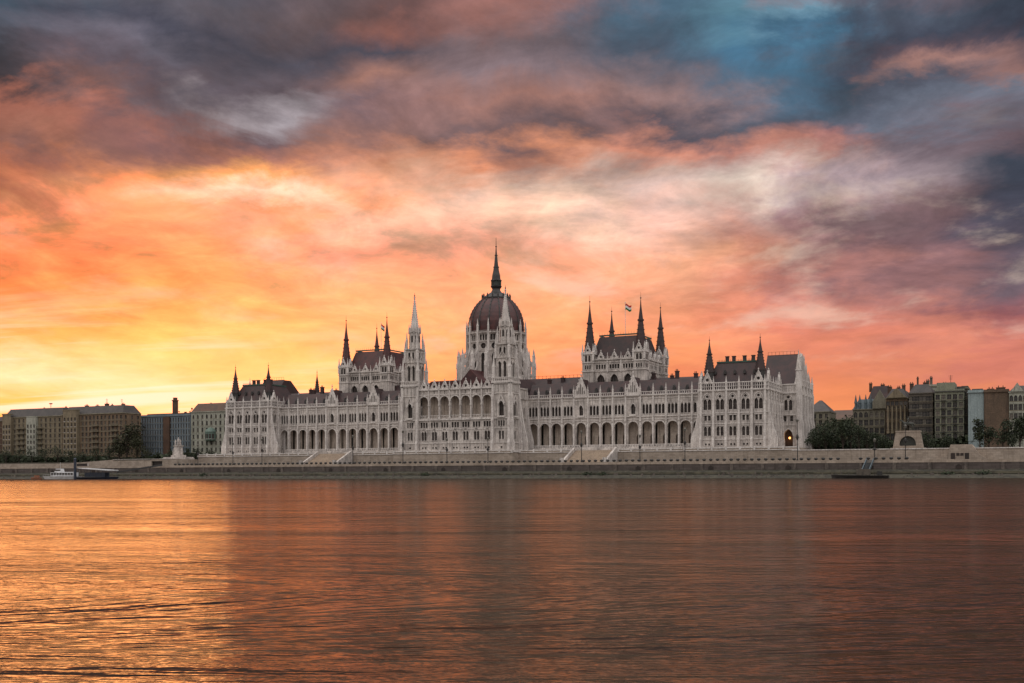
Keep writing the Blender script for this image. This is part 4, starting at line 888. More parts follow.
for s0, s1, mt in ((.02, .17, 'stucco_tan'), (.44, .60, 'stucco_pale')):   # projecting bays
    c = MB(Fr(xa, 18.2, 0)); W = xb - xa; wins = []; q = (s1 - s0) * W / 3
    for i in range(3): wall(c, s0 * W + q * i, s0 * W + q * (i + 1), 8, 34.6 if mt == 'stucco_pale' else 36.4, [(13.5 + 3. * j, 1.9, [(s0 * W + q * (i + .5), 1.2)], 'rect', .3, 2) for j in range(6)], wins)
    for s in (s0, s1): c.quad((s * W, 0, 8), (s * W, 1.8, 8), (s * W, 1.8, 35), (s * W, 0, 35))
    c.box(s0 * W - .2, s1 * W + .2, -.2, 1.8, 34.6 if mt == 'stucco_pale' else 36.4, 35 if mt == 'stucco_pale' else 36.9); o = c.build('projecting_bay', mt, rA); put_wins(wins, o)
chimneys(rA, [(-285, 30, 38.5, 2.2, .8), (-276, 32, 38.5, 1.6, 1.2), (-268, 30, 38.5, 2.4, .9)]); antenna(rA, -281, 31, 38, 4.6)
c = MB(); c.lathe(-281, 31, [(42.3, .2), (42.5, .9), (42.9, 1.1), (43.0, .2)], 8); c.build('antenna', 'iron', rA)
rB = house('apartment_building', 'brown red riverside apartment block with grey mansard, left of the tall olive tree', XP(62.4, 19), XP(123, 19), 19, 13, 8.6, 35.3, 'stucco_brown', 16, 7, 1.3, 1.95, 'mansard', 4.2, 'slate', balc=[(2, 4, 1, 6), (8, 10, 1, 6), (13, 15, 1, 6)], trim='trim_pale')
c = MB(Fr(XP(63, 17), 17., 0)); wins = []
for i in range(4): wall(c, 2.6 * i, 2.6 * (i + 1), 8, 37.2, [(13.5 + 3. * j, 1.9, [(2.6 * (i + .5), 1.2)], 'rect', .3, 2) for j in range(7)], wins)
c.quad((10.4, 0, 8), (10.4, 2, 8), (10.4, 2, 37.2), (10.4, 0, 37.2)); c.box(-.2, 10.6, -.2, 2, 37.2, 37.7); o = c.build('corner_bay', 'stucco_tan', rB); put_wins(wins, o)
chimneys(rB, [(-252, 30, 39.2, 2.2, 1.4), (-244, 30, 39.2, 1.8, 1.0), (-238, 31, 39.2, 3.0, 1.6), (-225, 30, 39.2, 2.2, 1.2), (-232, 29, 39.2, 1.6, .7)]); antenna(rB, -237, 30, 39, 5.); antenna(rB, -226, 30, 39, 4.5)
rC = house('office_building', 'blue glass-fronted office building with dark vertical stair strip, behind the white monument', XP(139, 40), XP(190.5, 40), 40, 25, 8.6, 34.3, 'blue_cladding', 20, 6, .8, 2.6, 'flat', trim='blue_cladding', side=False)
c = MB(); s = XP(167.5, 40); c.box(s - 2.1, s + 2.1, 39.0, 39.99, 8.6, 33.6); c.build('stair_strip', 'brick', rC)
c = MB(); c.box(XP(142, 40), XP(187, 40), 44, 56, 34.3, 35.8); c.build('roof_plant', 'slate', rC)
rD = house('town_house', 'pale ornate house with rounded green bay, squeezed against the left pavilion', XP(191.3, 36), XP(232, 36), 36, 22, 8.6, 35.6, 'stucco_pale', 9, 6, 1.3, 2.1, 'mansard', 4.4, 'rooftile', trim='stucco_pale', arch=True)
c = MB(); s = XP(211.5, 36); c.lathe(s, 35.7, [(20, 2.6), (20.4, 3.), (24.4, 3.), (24.7, 3.2), (26.2, 2.2), (27, .3)], 14); o = c.build('bay', 'green_bay', rD)
for k in range(5): window(Fr(s + 3.02 * math.sin(R(-60 + 30 * k)), 35.7 - 3.02 * math.cos(R(-60 + 30 * k)), -60 + 30 * k), 0, 21, 'rect', 1.0, 2.6, o, 0., 2)
chimneys(rD, [(s - 9, 46, 39, 1.8, 1.), (s + 4, 46, 39, 1.4, 1.2)])
r = empty('brick_chimney_stack', (XP(175.5, 90), 90, 8.6), 'single tall brown brick tower rising behind the blue office building', 'chimney'); x = XP(175.5, 90)
c = MB(); c.box(x - 1.15, x + 1.15, 88.8, 91.2, 8.6, 46.5); c.build('shaft', 'brick', r); c = MB(); c.box(x - 1.4, x + 1.4, 88.5, 91.5, 46.5, 47.1); c.box(x - .9, x + .9, 89.1, 90.9, 47.1, 48.6); c.build('cap', 'brick', r)
# right hand side
rE = house('town_house', 'cream house with dark hipped roof just right of the parliament gable', XP(806, 100), XP(829.5, 100), 100, 18, 9.9, 30.3, 'stucco_cream', 4, 5, 1.4, 2.2, 'hip', 5.6, 'slate', trim='stucco_cream'); chimneys(rE, [(130, 108, 33.5, 1.6, .8)])
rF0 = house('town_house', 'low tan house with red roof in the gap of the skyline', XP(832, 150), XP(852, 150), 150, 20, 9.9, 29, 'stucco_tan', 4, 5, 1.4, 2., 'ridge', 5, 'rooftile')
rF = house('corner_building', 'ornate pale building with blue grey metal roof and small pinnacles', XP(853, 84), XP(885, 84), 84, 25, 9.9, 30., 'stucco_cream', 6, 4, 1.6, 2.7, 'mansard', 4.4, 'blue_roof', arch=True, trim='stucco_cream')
for px in (856, 860, 866, 871): x = XP(px, 84.5); c = MB(); c.lathe(x, 84.5, [(30, .6), (32.5, .5), (32.6, .75), (36.4, .05)], 8); c.build('pinnacle', 'blue_roof', rF)
x = XP(880, 83.6); c = MB(); c.prism([(x - 3, 30), (x - 3, 33), (x - 1.8, 35), (x, 38.2), (x + 1.8, 35), (x + 3, 33), (x + 3, 30)], 83, 84.2); c.build('gable', 'stucco_cream', rF)
rF2 = house('apartment_building', 'dark house with steep maroon roof behind the ornate pale building', XP(868, 130), XP(893, 130), 130, 20, 9.9, 37, 'brick', 5, 6, 1.3, 2., 'mansard', 6.5, 'roof'); chimneys(rF2, [(XP(871, 136), 136, 43, 3, .9), (XP(883, 136), 136, 43, 2.0, 1.2)])
rG = house('museum_building', 'large brown stone building with pitched pediment behind the equestrian monument', XP(886, 66), XP(908, 66), 66, 34, 9.9, 33.2, 'stucco_brown', 5, 4, 1.5, 3.0, 'mansard', 4, 'slate', trim='stucco_tan')
x0, x1 = XP(887, 66), XP(907, 66); c = MB(); c.prism([(x0, 33.2), ((x0 + x1) / 2, 37.2), (x1, 33.2)], 64.6, 66); c.build('pediment', 'stucco_tan', rG)
for k in range(5): x = x0 + .6 + k * (x1 - x0 - 1.2) / 4; c = MB(); c.lathe(x, 65.1, [(18.5, .6), (19, .45), (29.5, .38), (30, .6)], 10); c.build('column', 'stucco_tan', rG)
chimneys(rG, [(XP(890, 76), 76, 37, 2.4, 1.1), (XP(899, 76), 76, 37, 1.8, .8), (XP(904, 76), 76, 37, 3, .9)])
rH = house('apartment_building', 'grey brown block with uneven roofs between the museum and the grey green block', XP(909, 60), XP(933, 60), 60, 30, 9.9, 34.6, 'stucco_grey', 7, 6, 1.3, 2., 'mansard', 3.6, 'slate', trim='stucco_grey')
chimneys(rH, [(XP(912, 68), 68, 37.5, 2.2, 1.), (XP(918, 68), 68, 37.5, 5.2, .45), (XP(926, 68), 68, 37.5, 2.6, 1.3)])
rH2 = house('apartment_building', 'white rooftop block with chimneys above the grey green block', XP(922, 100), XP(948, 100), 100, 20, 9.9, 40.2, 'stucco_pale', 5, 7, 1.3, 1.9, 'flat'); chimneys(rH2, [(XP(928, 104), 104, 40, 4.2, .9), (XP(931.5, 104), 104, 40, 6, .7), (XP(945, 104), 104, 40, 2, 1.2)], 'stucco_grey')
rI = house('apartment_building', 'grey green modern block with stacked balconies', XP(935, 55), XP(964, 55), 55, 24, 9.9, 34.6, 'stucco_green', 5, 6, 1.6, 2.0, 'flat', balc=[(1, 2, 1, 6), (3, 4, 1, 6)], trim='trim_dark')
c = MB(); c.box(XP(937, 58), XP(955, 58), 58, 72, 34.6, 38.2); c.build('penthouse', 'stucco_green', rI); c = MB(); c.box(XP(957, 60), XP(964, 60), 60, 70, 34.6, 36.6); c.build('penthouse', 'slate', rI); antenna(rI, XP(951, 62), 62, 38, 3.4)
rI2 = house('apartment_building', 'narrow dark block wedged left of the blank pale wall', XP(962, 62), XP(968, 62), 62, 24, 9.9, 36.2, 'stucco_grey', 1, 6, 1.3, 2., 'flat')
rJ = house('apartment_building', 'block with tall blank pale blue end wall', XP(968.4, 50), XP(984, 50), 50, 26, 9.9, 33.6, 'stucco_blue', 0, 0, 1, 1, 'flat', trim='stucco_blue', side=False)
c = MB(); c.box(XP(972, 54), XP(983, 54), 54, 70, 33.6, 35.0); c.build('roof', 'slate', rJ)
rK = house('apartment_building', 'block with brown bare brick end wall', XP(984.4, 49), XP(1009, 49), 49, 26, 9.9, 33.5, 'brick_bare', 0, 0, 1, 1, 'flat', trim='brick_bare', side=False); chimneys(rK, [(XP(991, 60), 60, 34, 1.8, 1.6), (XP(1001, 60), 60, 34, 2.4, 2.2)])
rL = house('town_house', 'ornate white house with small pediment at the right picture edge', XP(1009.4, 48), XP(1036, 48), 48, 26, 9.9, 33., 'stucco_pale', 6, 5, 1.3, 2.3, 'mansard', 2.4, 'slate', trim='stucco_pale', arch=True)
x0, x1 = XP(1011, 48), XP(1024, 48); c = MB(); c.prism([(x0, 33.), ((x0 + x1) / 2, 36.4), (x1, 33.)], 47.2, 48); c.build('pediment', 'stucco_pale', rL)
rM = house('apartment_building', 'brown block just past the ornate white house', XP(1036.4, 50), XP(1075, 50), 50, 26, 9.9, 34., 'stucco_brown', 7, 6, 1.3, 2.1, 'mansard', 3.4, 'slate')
# far tree belts that close the gaps behind the houses
def belt(name, x0, x1, y, z, h, n, label, mat='leaf_far'):
    rnd = random.Random(n); c = MB()
    for k in range(n):
        x = rnd.uniform(x0, x1); hh = h * (.7 + .3 * math.sin(x * .07) * math.sin(x * .031 + 1)); zz = z + hh * rnd.random() ** .7; yy = y + rnd.uniform(-10, 10); s = rnd.uniform(.6, 1.5)
        u = Vector((rnd.gauss(0, 1), rnd.gauss(0, 1), rnd.gauss(0, 1))).normalized(); w = u.orthogonal().normalized() * s; u = u.cross(w.normalized()) * s; p = Vector((x, yy, zz)); c.quad(tuple(p - w), tuple(p + u), tuple(p + w), tuple(p - u))
    o = c.build(name, mat); o['label'] = label; o['category'] = 'trees'; o['kind'] = 'stuff'
belt('far_woods', -460, -170, 160, 9, 38, 9000, 'brown line of far treetops behind the left-hand buildings')
belt('park_greenery', 120, 215, 60, 9.9, 7, 5000, 'dark mass of shrubs under the right-hand trees', 'leaf')
belt('park_shrubs', -330, -140, 12, 8.6, 4.2, 6000, 'dark shrubs under the left-hand buildings', 'leaf')
# ------------------------------------------------------------------ monuments
x = XP(178.5, -10); r = empty('white_monument', (x, -10, 8.6), 'white stone monument with statue group on a stepped base before the blue office building', 'monument')
c = MB(); c.box(x - 7.2, x + 7.2, -13, -7, 8.6, 10.2); c.box(x - 6.8, x + 6.8, -12.8, -7.2, 10.2, 10.7); c.box(x - 3.1, x + 3.1, -11.8, -8.2, 10.7, 11.6); c.build('stepped_base', 'stone', r)
c = MB(); c.frus(x - 1.9, x + 1.9, -11.2, -8.8, 11.6, x - 1.7, x + 1.7, -11, -9, 15.8); c.box(x - 2.1, x + 2.1, -11.3, -8.7, 15.8, 16.2); c.build('pedestal', 'stone', r)
def robed(x, y, z, h, r, name='statue', mat='stone'):
    c = MB(); c.lathe(x, y, [(z, h * .17), (z + h * .3, h * .14), (z + h * .5, h * .105), (z + h * .68, h * .13), (z + h * .8, h * .125), (z + h * .84, h * .05), (z + h * .87, h * .045), (z + h * .9, h * .07), (z + h * .96, h * .068), (z + h, h * .02)], 12)
    for q in (-1, 1): c.bar((x + q * h * .11, y, z + h * .78), (x + q * h * .17, y - .1, z + h * .55), h * .035, 6, h * .03); c.bar((x + q * h * .17, y - .1, z + h * .55), (x + q * h * .08, y - h * .13, z + h * .47), h * .03, 6, h * .02)
    return c.build(name, mat, r, True)
robed(x, -10, 16.2, 3.9, r)
for q in (-1.5, 1.5): robed(x + q, -10.3, 16.2, 2.9, r, 'attendant_figure')
for q in (-2.4, 2.4): robed(x + q, -10.6, 11.6, 3.4, r, 'attendant_figure')
# equestrian monument on the right
x = XP(908.5, -4); yM = -4.; r = empty('equestrian_monument', (x, yM, 9.9), 'bronze rider on horse above a pale pedestal pierced by a dark arch', 'monument')
c = MB(); W = 4.6; fr = Fr(x, yM - 2.4, 0); c.fr = fr
wall(c, -W * .86, W * .86, 10.3, 16.4, [(11.6, 3.4, [(0, 5.4)], 'round', 2.5, 0)], None)
c.add([(-W * .86, 0, 10.3), (-W * 1.1, 0, 10.3), (-W * .86, 0, 16.4), (-W * .86, 4.8, 10.3), (-W * 1.1, 4.8, 10.3), (-W * .86, 4.8, 16.4), (W * .86, 0, 10.3), (W * 1.1, 0, 10.3), (W * .86, 0, 16.4), (W * .86, 4.8, 10.3), (W * 1.1, 4.8, 10.3), (W * .86, 4.8, 16.4)],
      [(0, 1, 2), (3, 5, 4), (1, 4, 5, 2), (6, 8, 7), (9, 10, 11), (7, 8, 11, 10)])
c.box(-W * .9, W * .9, -.15, 4.95, 16.4, 16.9); c.box(-W * .86, W * .86, 4.7, 4.8, 10.3, 16.4); c.box(-W * 1.25, W * 1.25, -.8, 5.6, 9.9, 10.9); c.build('pedestal', 'terrace', r)
c = MB(fr); c.box(-2.65, 2.65, 1.2, 1.4, 11.61, 14.9); c.build('niche_panel', 'bronze', r)  # dark panel filling the arch niche
def skin(name, verts, edges, mat, parent, sub=2):
    me = bpy.data.meshes.new(name); me.from_pydata([v[:3] for v in verts], edges, []); me.materials.append(M[mat])
    o = put(name, me, parent); m = o.modifiers.new('skin', 'SKIN'); m.use_smooth_shade = True
    for i, v in enumerate(verts): me.skin_vertices[0].data[i].radius = (v[3], v[3])
    me.skin_vertices[0].data[0].use_root = True
    s = o.modifiers.new('sub', 'SUBSURF'); s.levels = sub; s.render_levels = sub
    return o
k = 1.75; bx, bz = x, 16.9; by = yM
def hp(a, l, h_, rr): return (bx + a * k, by + l * k, bz + h_ * k, rr * k)
hv = [hp(0, 0, 1.45, .33), hp(-.55, 0, 1.42, .33), hp(-.9, 0, 1.62, .22), hp(-1.2, 0, 2.0, .15), hp(-1.42, 0, 2.15, .13), hp(-1.75, 0, 1.88, .08), hp(.55, 0, 1.45, .33), hp(.85, 0, 1.45, .2), hp(1.1, 0, 1.1, .08), hp(1.2, 0, .7, .05),
      hp(-.65, .18, 1.05, .14), hp(-.68, .18, .55, .07), hp(-.68, .18, .05, .06), hp(-.7, -.18, 1.05, .14), hp(-1.05, -.18, .85, .07), hp(-.95, -.18, .5, .055), hp(.65, .2, 1.0, .17), hp(.85, .2, .55, .08), hp(.75, .2, .05, .06), hp(.7, -.2, 1.0, .17), hp(.95, -.2, .58, .08), hp(.88, -.2, .05, .06)]
skin('horse', hv, [(0, 1), (1, 2), (2, 3), (3, 4), (4, 5), (0, 6), (6, 7), (7, 8), (8, 9), (1, 10), (10, 11), (11, 12), (1, 13), (13, 14), (14, 15), (6, 16), (16, 17), (17, 18), (6, 19), (19, 20), (20, 21)], 'bronze', r)
rv = [hp(0, 0, 1.88, .18), hp(-.02, 0, 2.2, .18), hp(-.02, 0, 2.48, .17), hp(-.03, 0, 2.62, .07), hp(-.04, 0, 2.76, .12), hp(-.04, 0, 2.88, .1), hp(-.25, .3, 1.65, .1), hp(-.2, .36, 1.15, .07), hp(-.35, .36, 1.1, .05), hp(-.25, -.3, 1.65, .1), hp(-.2, -.36, 1.15, .07), hp(-.35, -.36, 1.1, .05), hp(-.1, .25, 2.2, .06), hp(-.4, .15, 2.1, .045), hp(-.1, -.25, 2.2, .06), hp(-.4, -.15, 2.1, .045)]
skin('rider', rv, [(0, 1), (1, 2), (2, 3), (3, 4), (4, 5), (0, 6), (6, 7), (7, 8), (0, 9), (9, 10), (10, 11), (2, 12), (12, 13), (2, 14), (14, 15)], 'bronze', r)
# garage portal mound
x0, x1 = XP(938, -21), XP(990, -21); xm0, xm1 = XP(951, -21), XP(972, -21); r = empty('portal_building', ((x0 + x1) / 2, -20, 6), 'low pale trapezoid portal with two dark doors set in the right-hand embankment', 'portal building')
c = MB(); c.add([(p, yy, z) for yy in (-23, -10) for p, z in ((x0, 6), (x1, 6), (x1 - 3, 8), (xm1, 11.4), (xm0, 11.4), (x0 + 3, 8))], [(0, 1, 2, 3, 4, 5), (11, 10, 9, 8, 7, 6)] + [(i, i + 6, (i + 1) % 6 + 6, (i + 1) % 6) for i in range(6)]); c.build('wall', 'terrace', r)
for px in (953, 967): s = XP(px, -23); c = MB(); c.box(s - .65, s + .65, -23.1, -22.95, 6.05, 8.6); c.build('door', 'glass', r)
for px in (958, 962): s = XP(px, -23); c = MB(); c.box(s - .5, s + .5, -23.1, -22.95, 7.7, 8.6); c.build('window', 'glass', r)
# ------------------------------------------------------------------ boats and landing stages
def hull(b, L, Wd, h, x, y, z=0, bow=1, rake=.12):
    pts = []; sec = []
    for i, (f, wf) in enumerate(((0, .75), (.1, .95), (.4, 1), (.7, .92), (.88, .55), (1, .04))):
        xx = x + bow * (f - .5) * L; hh = h * (1 + .25 * max(0, f - .5) * 2); ww = Wd / 2 * wf; ex = bow * rake * L * (f > .8) * (f - .8) * 3
        sec.append([(xx - 0 * ex, y - ww * .7, z - .3), (xx + ex, y - ww, z + hh), (xx + ex, y + ww, z + hh), (xx, y + ww * .7, z - .3)])
    for s in sec: pts += s
    fs = []
    for i in range(5):
        for j in range(4): fs.append((i * 4 + j, i * 4 + (j + 1) % 4, (i + 1) * 4 + (j + 1) % 4, (i + 1) * 4 + j))
    fs += [(0, 1, 2, 3), (23, 22, 21, 20)]; b.add(pts, fs)
x = XP(62, -57); r = empty('passenger_boat', (x, -57, 0), 'white passenger boat with windowed cabin moored at the left landing stage', 'boat')
c = MB(); hull(c, 21, 4.6, 1.1, x, -57, 0, -1); c.build('hull', 'white_paint', r)
c = MB(); c.box(x - 5.5, x + 8.6, -58.6, -55.4, 1.25, 1.7); c.box(x - 5.5, x + 8.6, -58.6, -55.4, 2.75, 3.0); c.box(x - 2, x + 6, -58.2, -55.8, 3.0, 3.2)
for q in range(9): s = x - 5.4 + q * 1.73; c.box(s, s + .22, -58.6, -55.4, 1.7, 2.75)
c.build('cabin', 'white_paint', r)
c = MB(); c.box(x - 5.3, x + 8.4, -58.5, -55.5, 1.7, 2.75); c.build('window', 'glass', r)
c = MB(); c.frus(x - 3.6, x + .4, -58.1, -55.9, 3.2, x - 2.8, x + .2, -57.9, -56.1, 4.7); c.build('wheelhouse', 'white_paint', r)
c = MB(); c.box(x - 3.3, x + .1, -58.12, -55.88, 3.7, 4.3); c.build('wheelhouse_window', 'glass', r)
c = MB()
for q in range(12): s = x - 9.5 + q * 1.6; c.bar((s, -59.1, 1.1), (s, -59.1, 2.0), .04, 4)
c.bar((x - 9.5, -59.1, 2.0), (x + 8.1, -59.1, 2.0), .04, 4); c.bar((x - 1, -57, 4.7), (x - 1, -57, 7.5), .05, 4); c.build('railing', 'white_paint', r)
x = XP(98, -57); r = empty('landing_stage', (x, -57, 0), 'dark blue floating landing stage under a pale awning, right of the white boat', 'pontoon')
c = MB(); hull(c, 22, 6, .8, x, -57, 0, 1); c.build('hull', 'navy', r)
c = MB(); c.add([(x - 9.5, -59.8, 4.7), (x + 9.5, -59.8, 3.6), (x + 9.5, -54.4, 3.6), (x - 9.5, -54.4, 4.7), (x - 9.5, -59.8, 4.95), (x + 9.5, -59.8, 3.95), (x + 9.5, -54.4, 3.95), (x - 9.5, -54.4, 4.95)], [(0, 3, 2, 1), (4, 5, 6, 7), (0, 1, 5, 4), (1, 2, 6, 5), (2, 3, 7, 6), (3, 0, 4, 7)]); c.build('awning', 'white_paint', r)
for q in range(6): s = x - 9 + q * 3.6; c = MB(); c.bar((s, -59.5, .8), (s, -59.5, 4.6 - q * .19), .08, 5); c.bar((s, -54.7, .8), (s, -54.7, 4.6 - q * .19), .08, 5); c.build('post', 'navy', r)
c = MB(); c.box(x - 7, x + 5, -57.8, -55.2, .95, 2.9); c.build('cabin', 'navy', r)
c = MB(); c.bar((x + 8.5, -54, 3.0), (x + 23, -42, 6.2), .45, 4); c.build('gangway', 'iron', r)
x = XP(76, -60); c = MB(); c.lathe(x, -60.5, [(-1, .62), (9.2, .58), (9.3, .68), (9.8, .3)], 10); o = c.build('mooring_pile', 'navy'); tag(o, 'tall dark blue mooring pile standing beside the white boat', 'mooring pile')
x = XP(36, -57); r = empty('small_boat', (x, -57, 0), 'small rusty orange boat at the bow of the white boat', 'boat'); c = MB(); hull(c, 6, 2, .7, x, -57, 0, -1); c.build('hull', 'rust', r); c = MB(); c.box(x - .5, x + 1.6, -57.6, -56.4, .8, 1.7); c.build('cabin', 'rust', r)
x = XP(860, -58); r = empty('pontoon', (x, -58, 0), 'long low black pontoon moored under the quay, right of the parliament', 'pontoon')
c = MB(); hull(c, 17, 4.4, .9, x, -58, 0, -1, .02); c.build('hull', 'iron', r)
c = MB(); c.box(x - 1, x + 3, -58.8, -57.2, .95, 2.9); c.build('deck_house', 'stucco_grey', r); c = MB(); c.box(x + 5.2, x + 6.6, -58.8, -57.4, .95, 2.2); c.build('crate', 'iron', r)
for q in range(8): s = x - 7.4 + q * 2.1; c = MB(); c.bar((s, -60, .9), (s, -60, 2.0), .06, 4); c.build('railing', 'iron', r)
x = XP(865, -52); r = empty('gangway_stairs', (x, -50, 1), 'steep blue grey stairs from the quay edge down to the black pontoon', 'stairs')
for q in (-1.1, 1.1):
    c = MB(); c.prismx([(-40.2, 5.9), (-40.2, 6.8), (-55.5, 1.8), (-55.5, .9)], x + q - .12, x + q + .12); c.build('stringer', 'steel_blue', r)
c = MB()
for q in range(20): yy = -40.6 - q * .75; z = 6.2 - q * .25; c.box(x - .98, x + .98, yy - .35, yy, z - .1, z)
c.build('treads', 'steel_blue', r)
for o in list(COL.objects):
    if o.parent is None and o.get('category') in ('boat', 'pontoon'): o.location.z += .42
# small dark bushes growing on the bank ledge
for px, lb in ((948, 'low dark bush on the bank ledge under the pale portal'), (983, 'larger dark bush on the bank ledge at the far right'), (203, 'dark tuft on the bank ledge left of the parliament'), (603, 'dark tuft on the bank ledge below the right-hand stairs'), (588, 'flat dark tuft on the bank ledge beside the rounder one'), (425, 'small dark tuft on the bank ledge below the left tower')):
    x = XP(px, -44.5); rnd = random.Random(px); c = MB()
    for q in range(160):
        p = Vector((x + rnd.gauss(0, .9), -44.5 + rnd.gauss(0, .4), 1.7 + abs(rnd.gauss(0, .4)))); u = Vector((rnd.gauss(0, 1), rnd.gauss(0, 1), rnd.gauss(0, 1))).normalized() * .25; w = u.orthogonal() * .8; c.quad(tuple(p - w), tuple(p + u), tuple(p + w), tuple(p - u))
    o = c.build('bush', 'leaf'); tag(o, lb, 'bush')
# ------------------------------------------------------------------ sky: low sun behind broken cloud
SUN_AZ = -.38   # radians left of the view axis as seen from the near bank
FW = Vector((-.433, .901, 0)).normalized(); RT = Vector((FW.y, -FW.x, 0))
sun_dir = (FW * math.cos(SUN_AZ) + RT * math.sin(SUN_AZ)); SUN_EL = R(3.0)
COLS = [
 (0,   [(0, 60, 85, 100), (25, 72, 82, 95), (50, 55, 55, 62), (75, 62, 55, 60), (95, 156, 96, 80), (125, 150, 100, 86), (150, 190, 112, 82), (190, 195, 115, 85), (220, 225, 135, 85), (260, 232, 138, 82), (300, 245, 152, 82), (340, 254, 195, 100), (375, 255, 240, 180), (400, 255, 205, 105), (460, 255, 200, 100)]),
 (128, [(0, 95, 92, 102), (25, 72, 72, 85), (50, 105, 100, 112), (75, 98, 86, 95), (100, 122, 92, 90), (118, 165, 106, 92), (140, 172, 112, 92), (160, 226, 142, 92), (190, 235, 160, 110), (220, 240, 160, 105), (250, 242, 155, 100), (300, 252, 178, 98), (340, 255, 208, 112), (385, 255, 238, 170), (410, 255, 225, 140), (460, 255, 215, 120)]),
 (256, [(0, 105, 88, 90), (40, 88, 85, 97), (75, 100, 88, 95), (105, 170, 160, 165), (130, 110, 88, 92), (150, 165, 110, 95), (170, 240, 165, 100), (190, 250, 215, 180), (215, 235, 160, 110), (250, 245, 170, 110), (300, 253, 190, 112), (350, 255, 212, 122), (400, 255, 228, 142), (460, 255, 210, 120)]),
 (384, [(0, 110, 82, 80), (20, 150, 100, 90), (45, 80, 78, 90), (75, 165, 120, 108), (100, 120, 98, 103), (130, 150, 110, 102), (160, 205, 135, 105), (190, 235, 165, 120), (215, 250, 205, 170), (250, 238, 168, 132), (300, 252, 188, 126), (350, 255, 200, 122), (400, 255, 200, 110), (460, 255, 190, 105)]),
 (512, [(0, 150, 105, 98), (40, 125, 105, 108), (70, 140, 120, 125), (105, 165, 120, 110), (135, 105, 88, 92), (160, 215, 140, 105), (190, 220, 185, 165), (215, 245, 205, 175), (250, 235, 170, 140), (290, 248, 180, 134), (340, 252, 182, 120), (400, 250, 160, 90), (460, 248, 150, 80)]),
 (640, [(0, 72, 100, 120), (30, 76, 102, 122), (60, 84, 94, 110), (95, 150, 120, 118), (120, 92, 85, 95), (145, 215, 140, 115), (170, 200, 165, 150), (190, 200, 170, 160), (220, 235, 185, 165), (260, 240, 170, 130), (300, 245, 165, 125), (350, 250, 155, 100), (400, 248, 145, 85), (460, 245, 140, 78)]),
 (768, [(0, 84, 112, 130), (25, 95, 138, 158), (50, 72, 116, 145), (85, 70, 104, 128), (115, 74, 86, 102), (143, 176, 116, 102), (165, 185, 155, 145), (190, 215, 195, 180), (220, 185, 145, 135), (250, 190, 125, 105), (280, 215, 135, 110), (320, 235, 140, 105), (370, 242, 135, 90), (410, 245, 140, 80), (460, 240, 135, 70)]),
 (832, [(0, 165, 115, 110), (25, 110, 150, 172), (40, 66, 105, 132), (55, 88, 98, 114), (75, 76, 90, 110), (100, 72, 85, 100), (120, 82, 86, 100), (137, 150, 102, 100), (152, 175, 118, 108), (166, 172, 142, 140), (182, 168, 146, 150), (198, 162, 130, 134), (215, 155, 115, 115), (250, 152, 108, 106), (280, 185, 120, 110), (320, 228, 130, 104), (370, 240, 135, 92), (410, 244, 138, 80), (460, 240, 133, 70)]),
 (896, [(0, 112, 98, 108), (25, 76, 86, 102), (45, 66, 72, 88), (62, 92, 78, 88), (80, 160, 118, 110), (100, 80, 85, 100), (130, 105, 112, 128), (150, 115, 100, 108), (180, 150, 132, 138), (205, 120, 95, 98), (240, 120, 90, 95), (280, 160, 110, 108), (320, 212, 126, 106), (360, 228, 132, 98), (400, 236, 134, 82), (460, 238, 130, 70)]),
 (1024, [(0, 50, 58, 72), (40, 52, 55, 68), (82, 150, 108, 100), (100, 105, 108, 122), (135, 110, 90, 98), (160, 62, 70, 85), (200, 66, 66, 80), (240, 82, 76, 90), (280, 115, 95, 105), (310, 150, 90, 95), (340, 205, 115, 102), (380, 220, 122, 96), (410, 222, 124, 86), (460, 215, 115, 80)]),
]
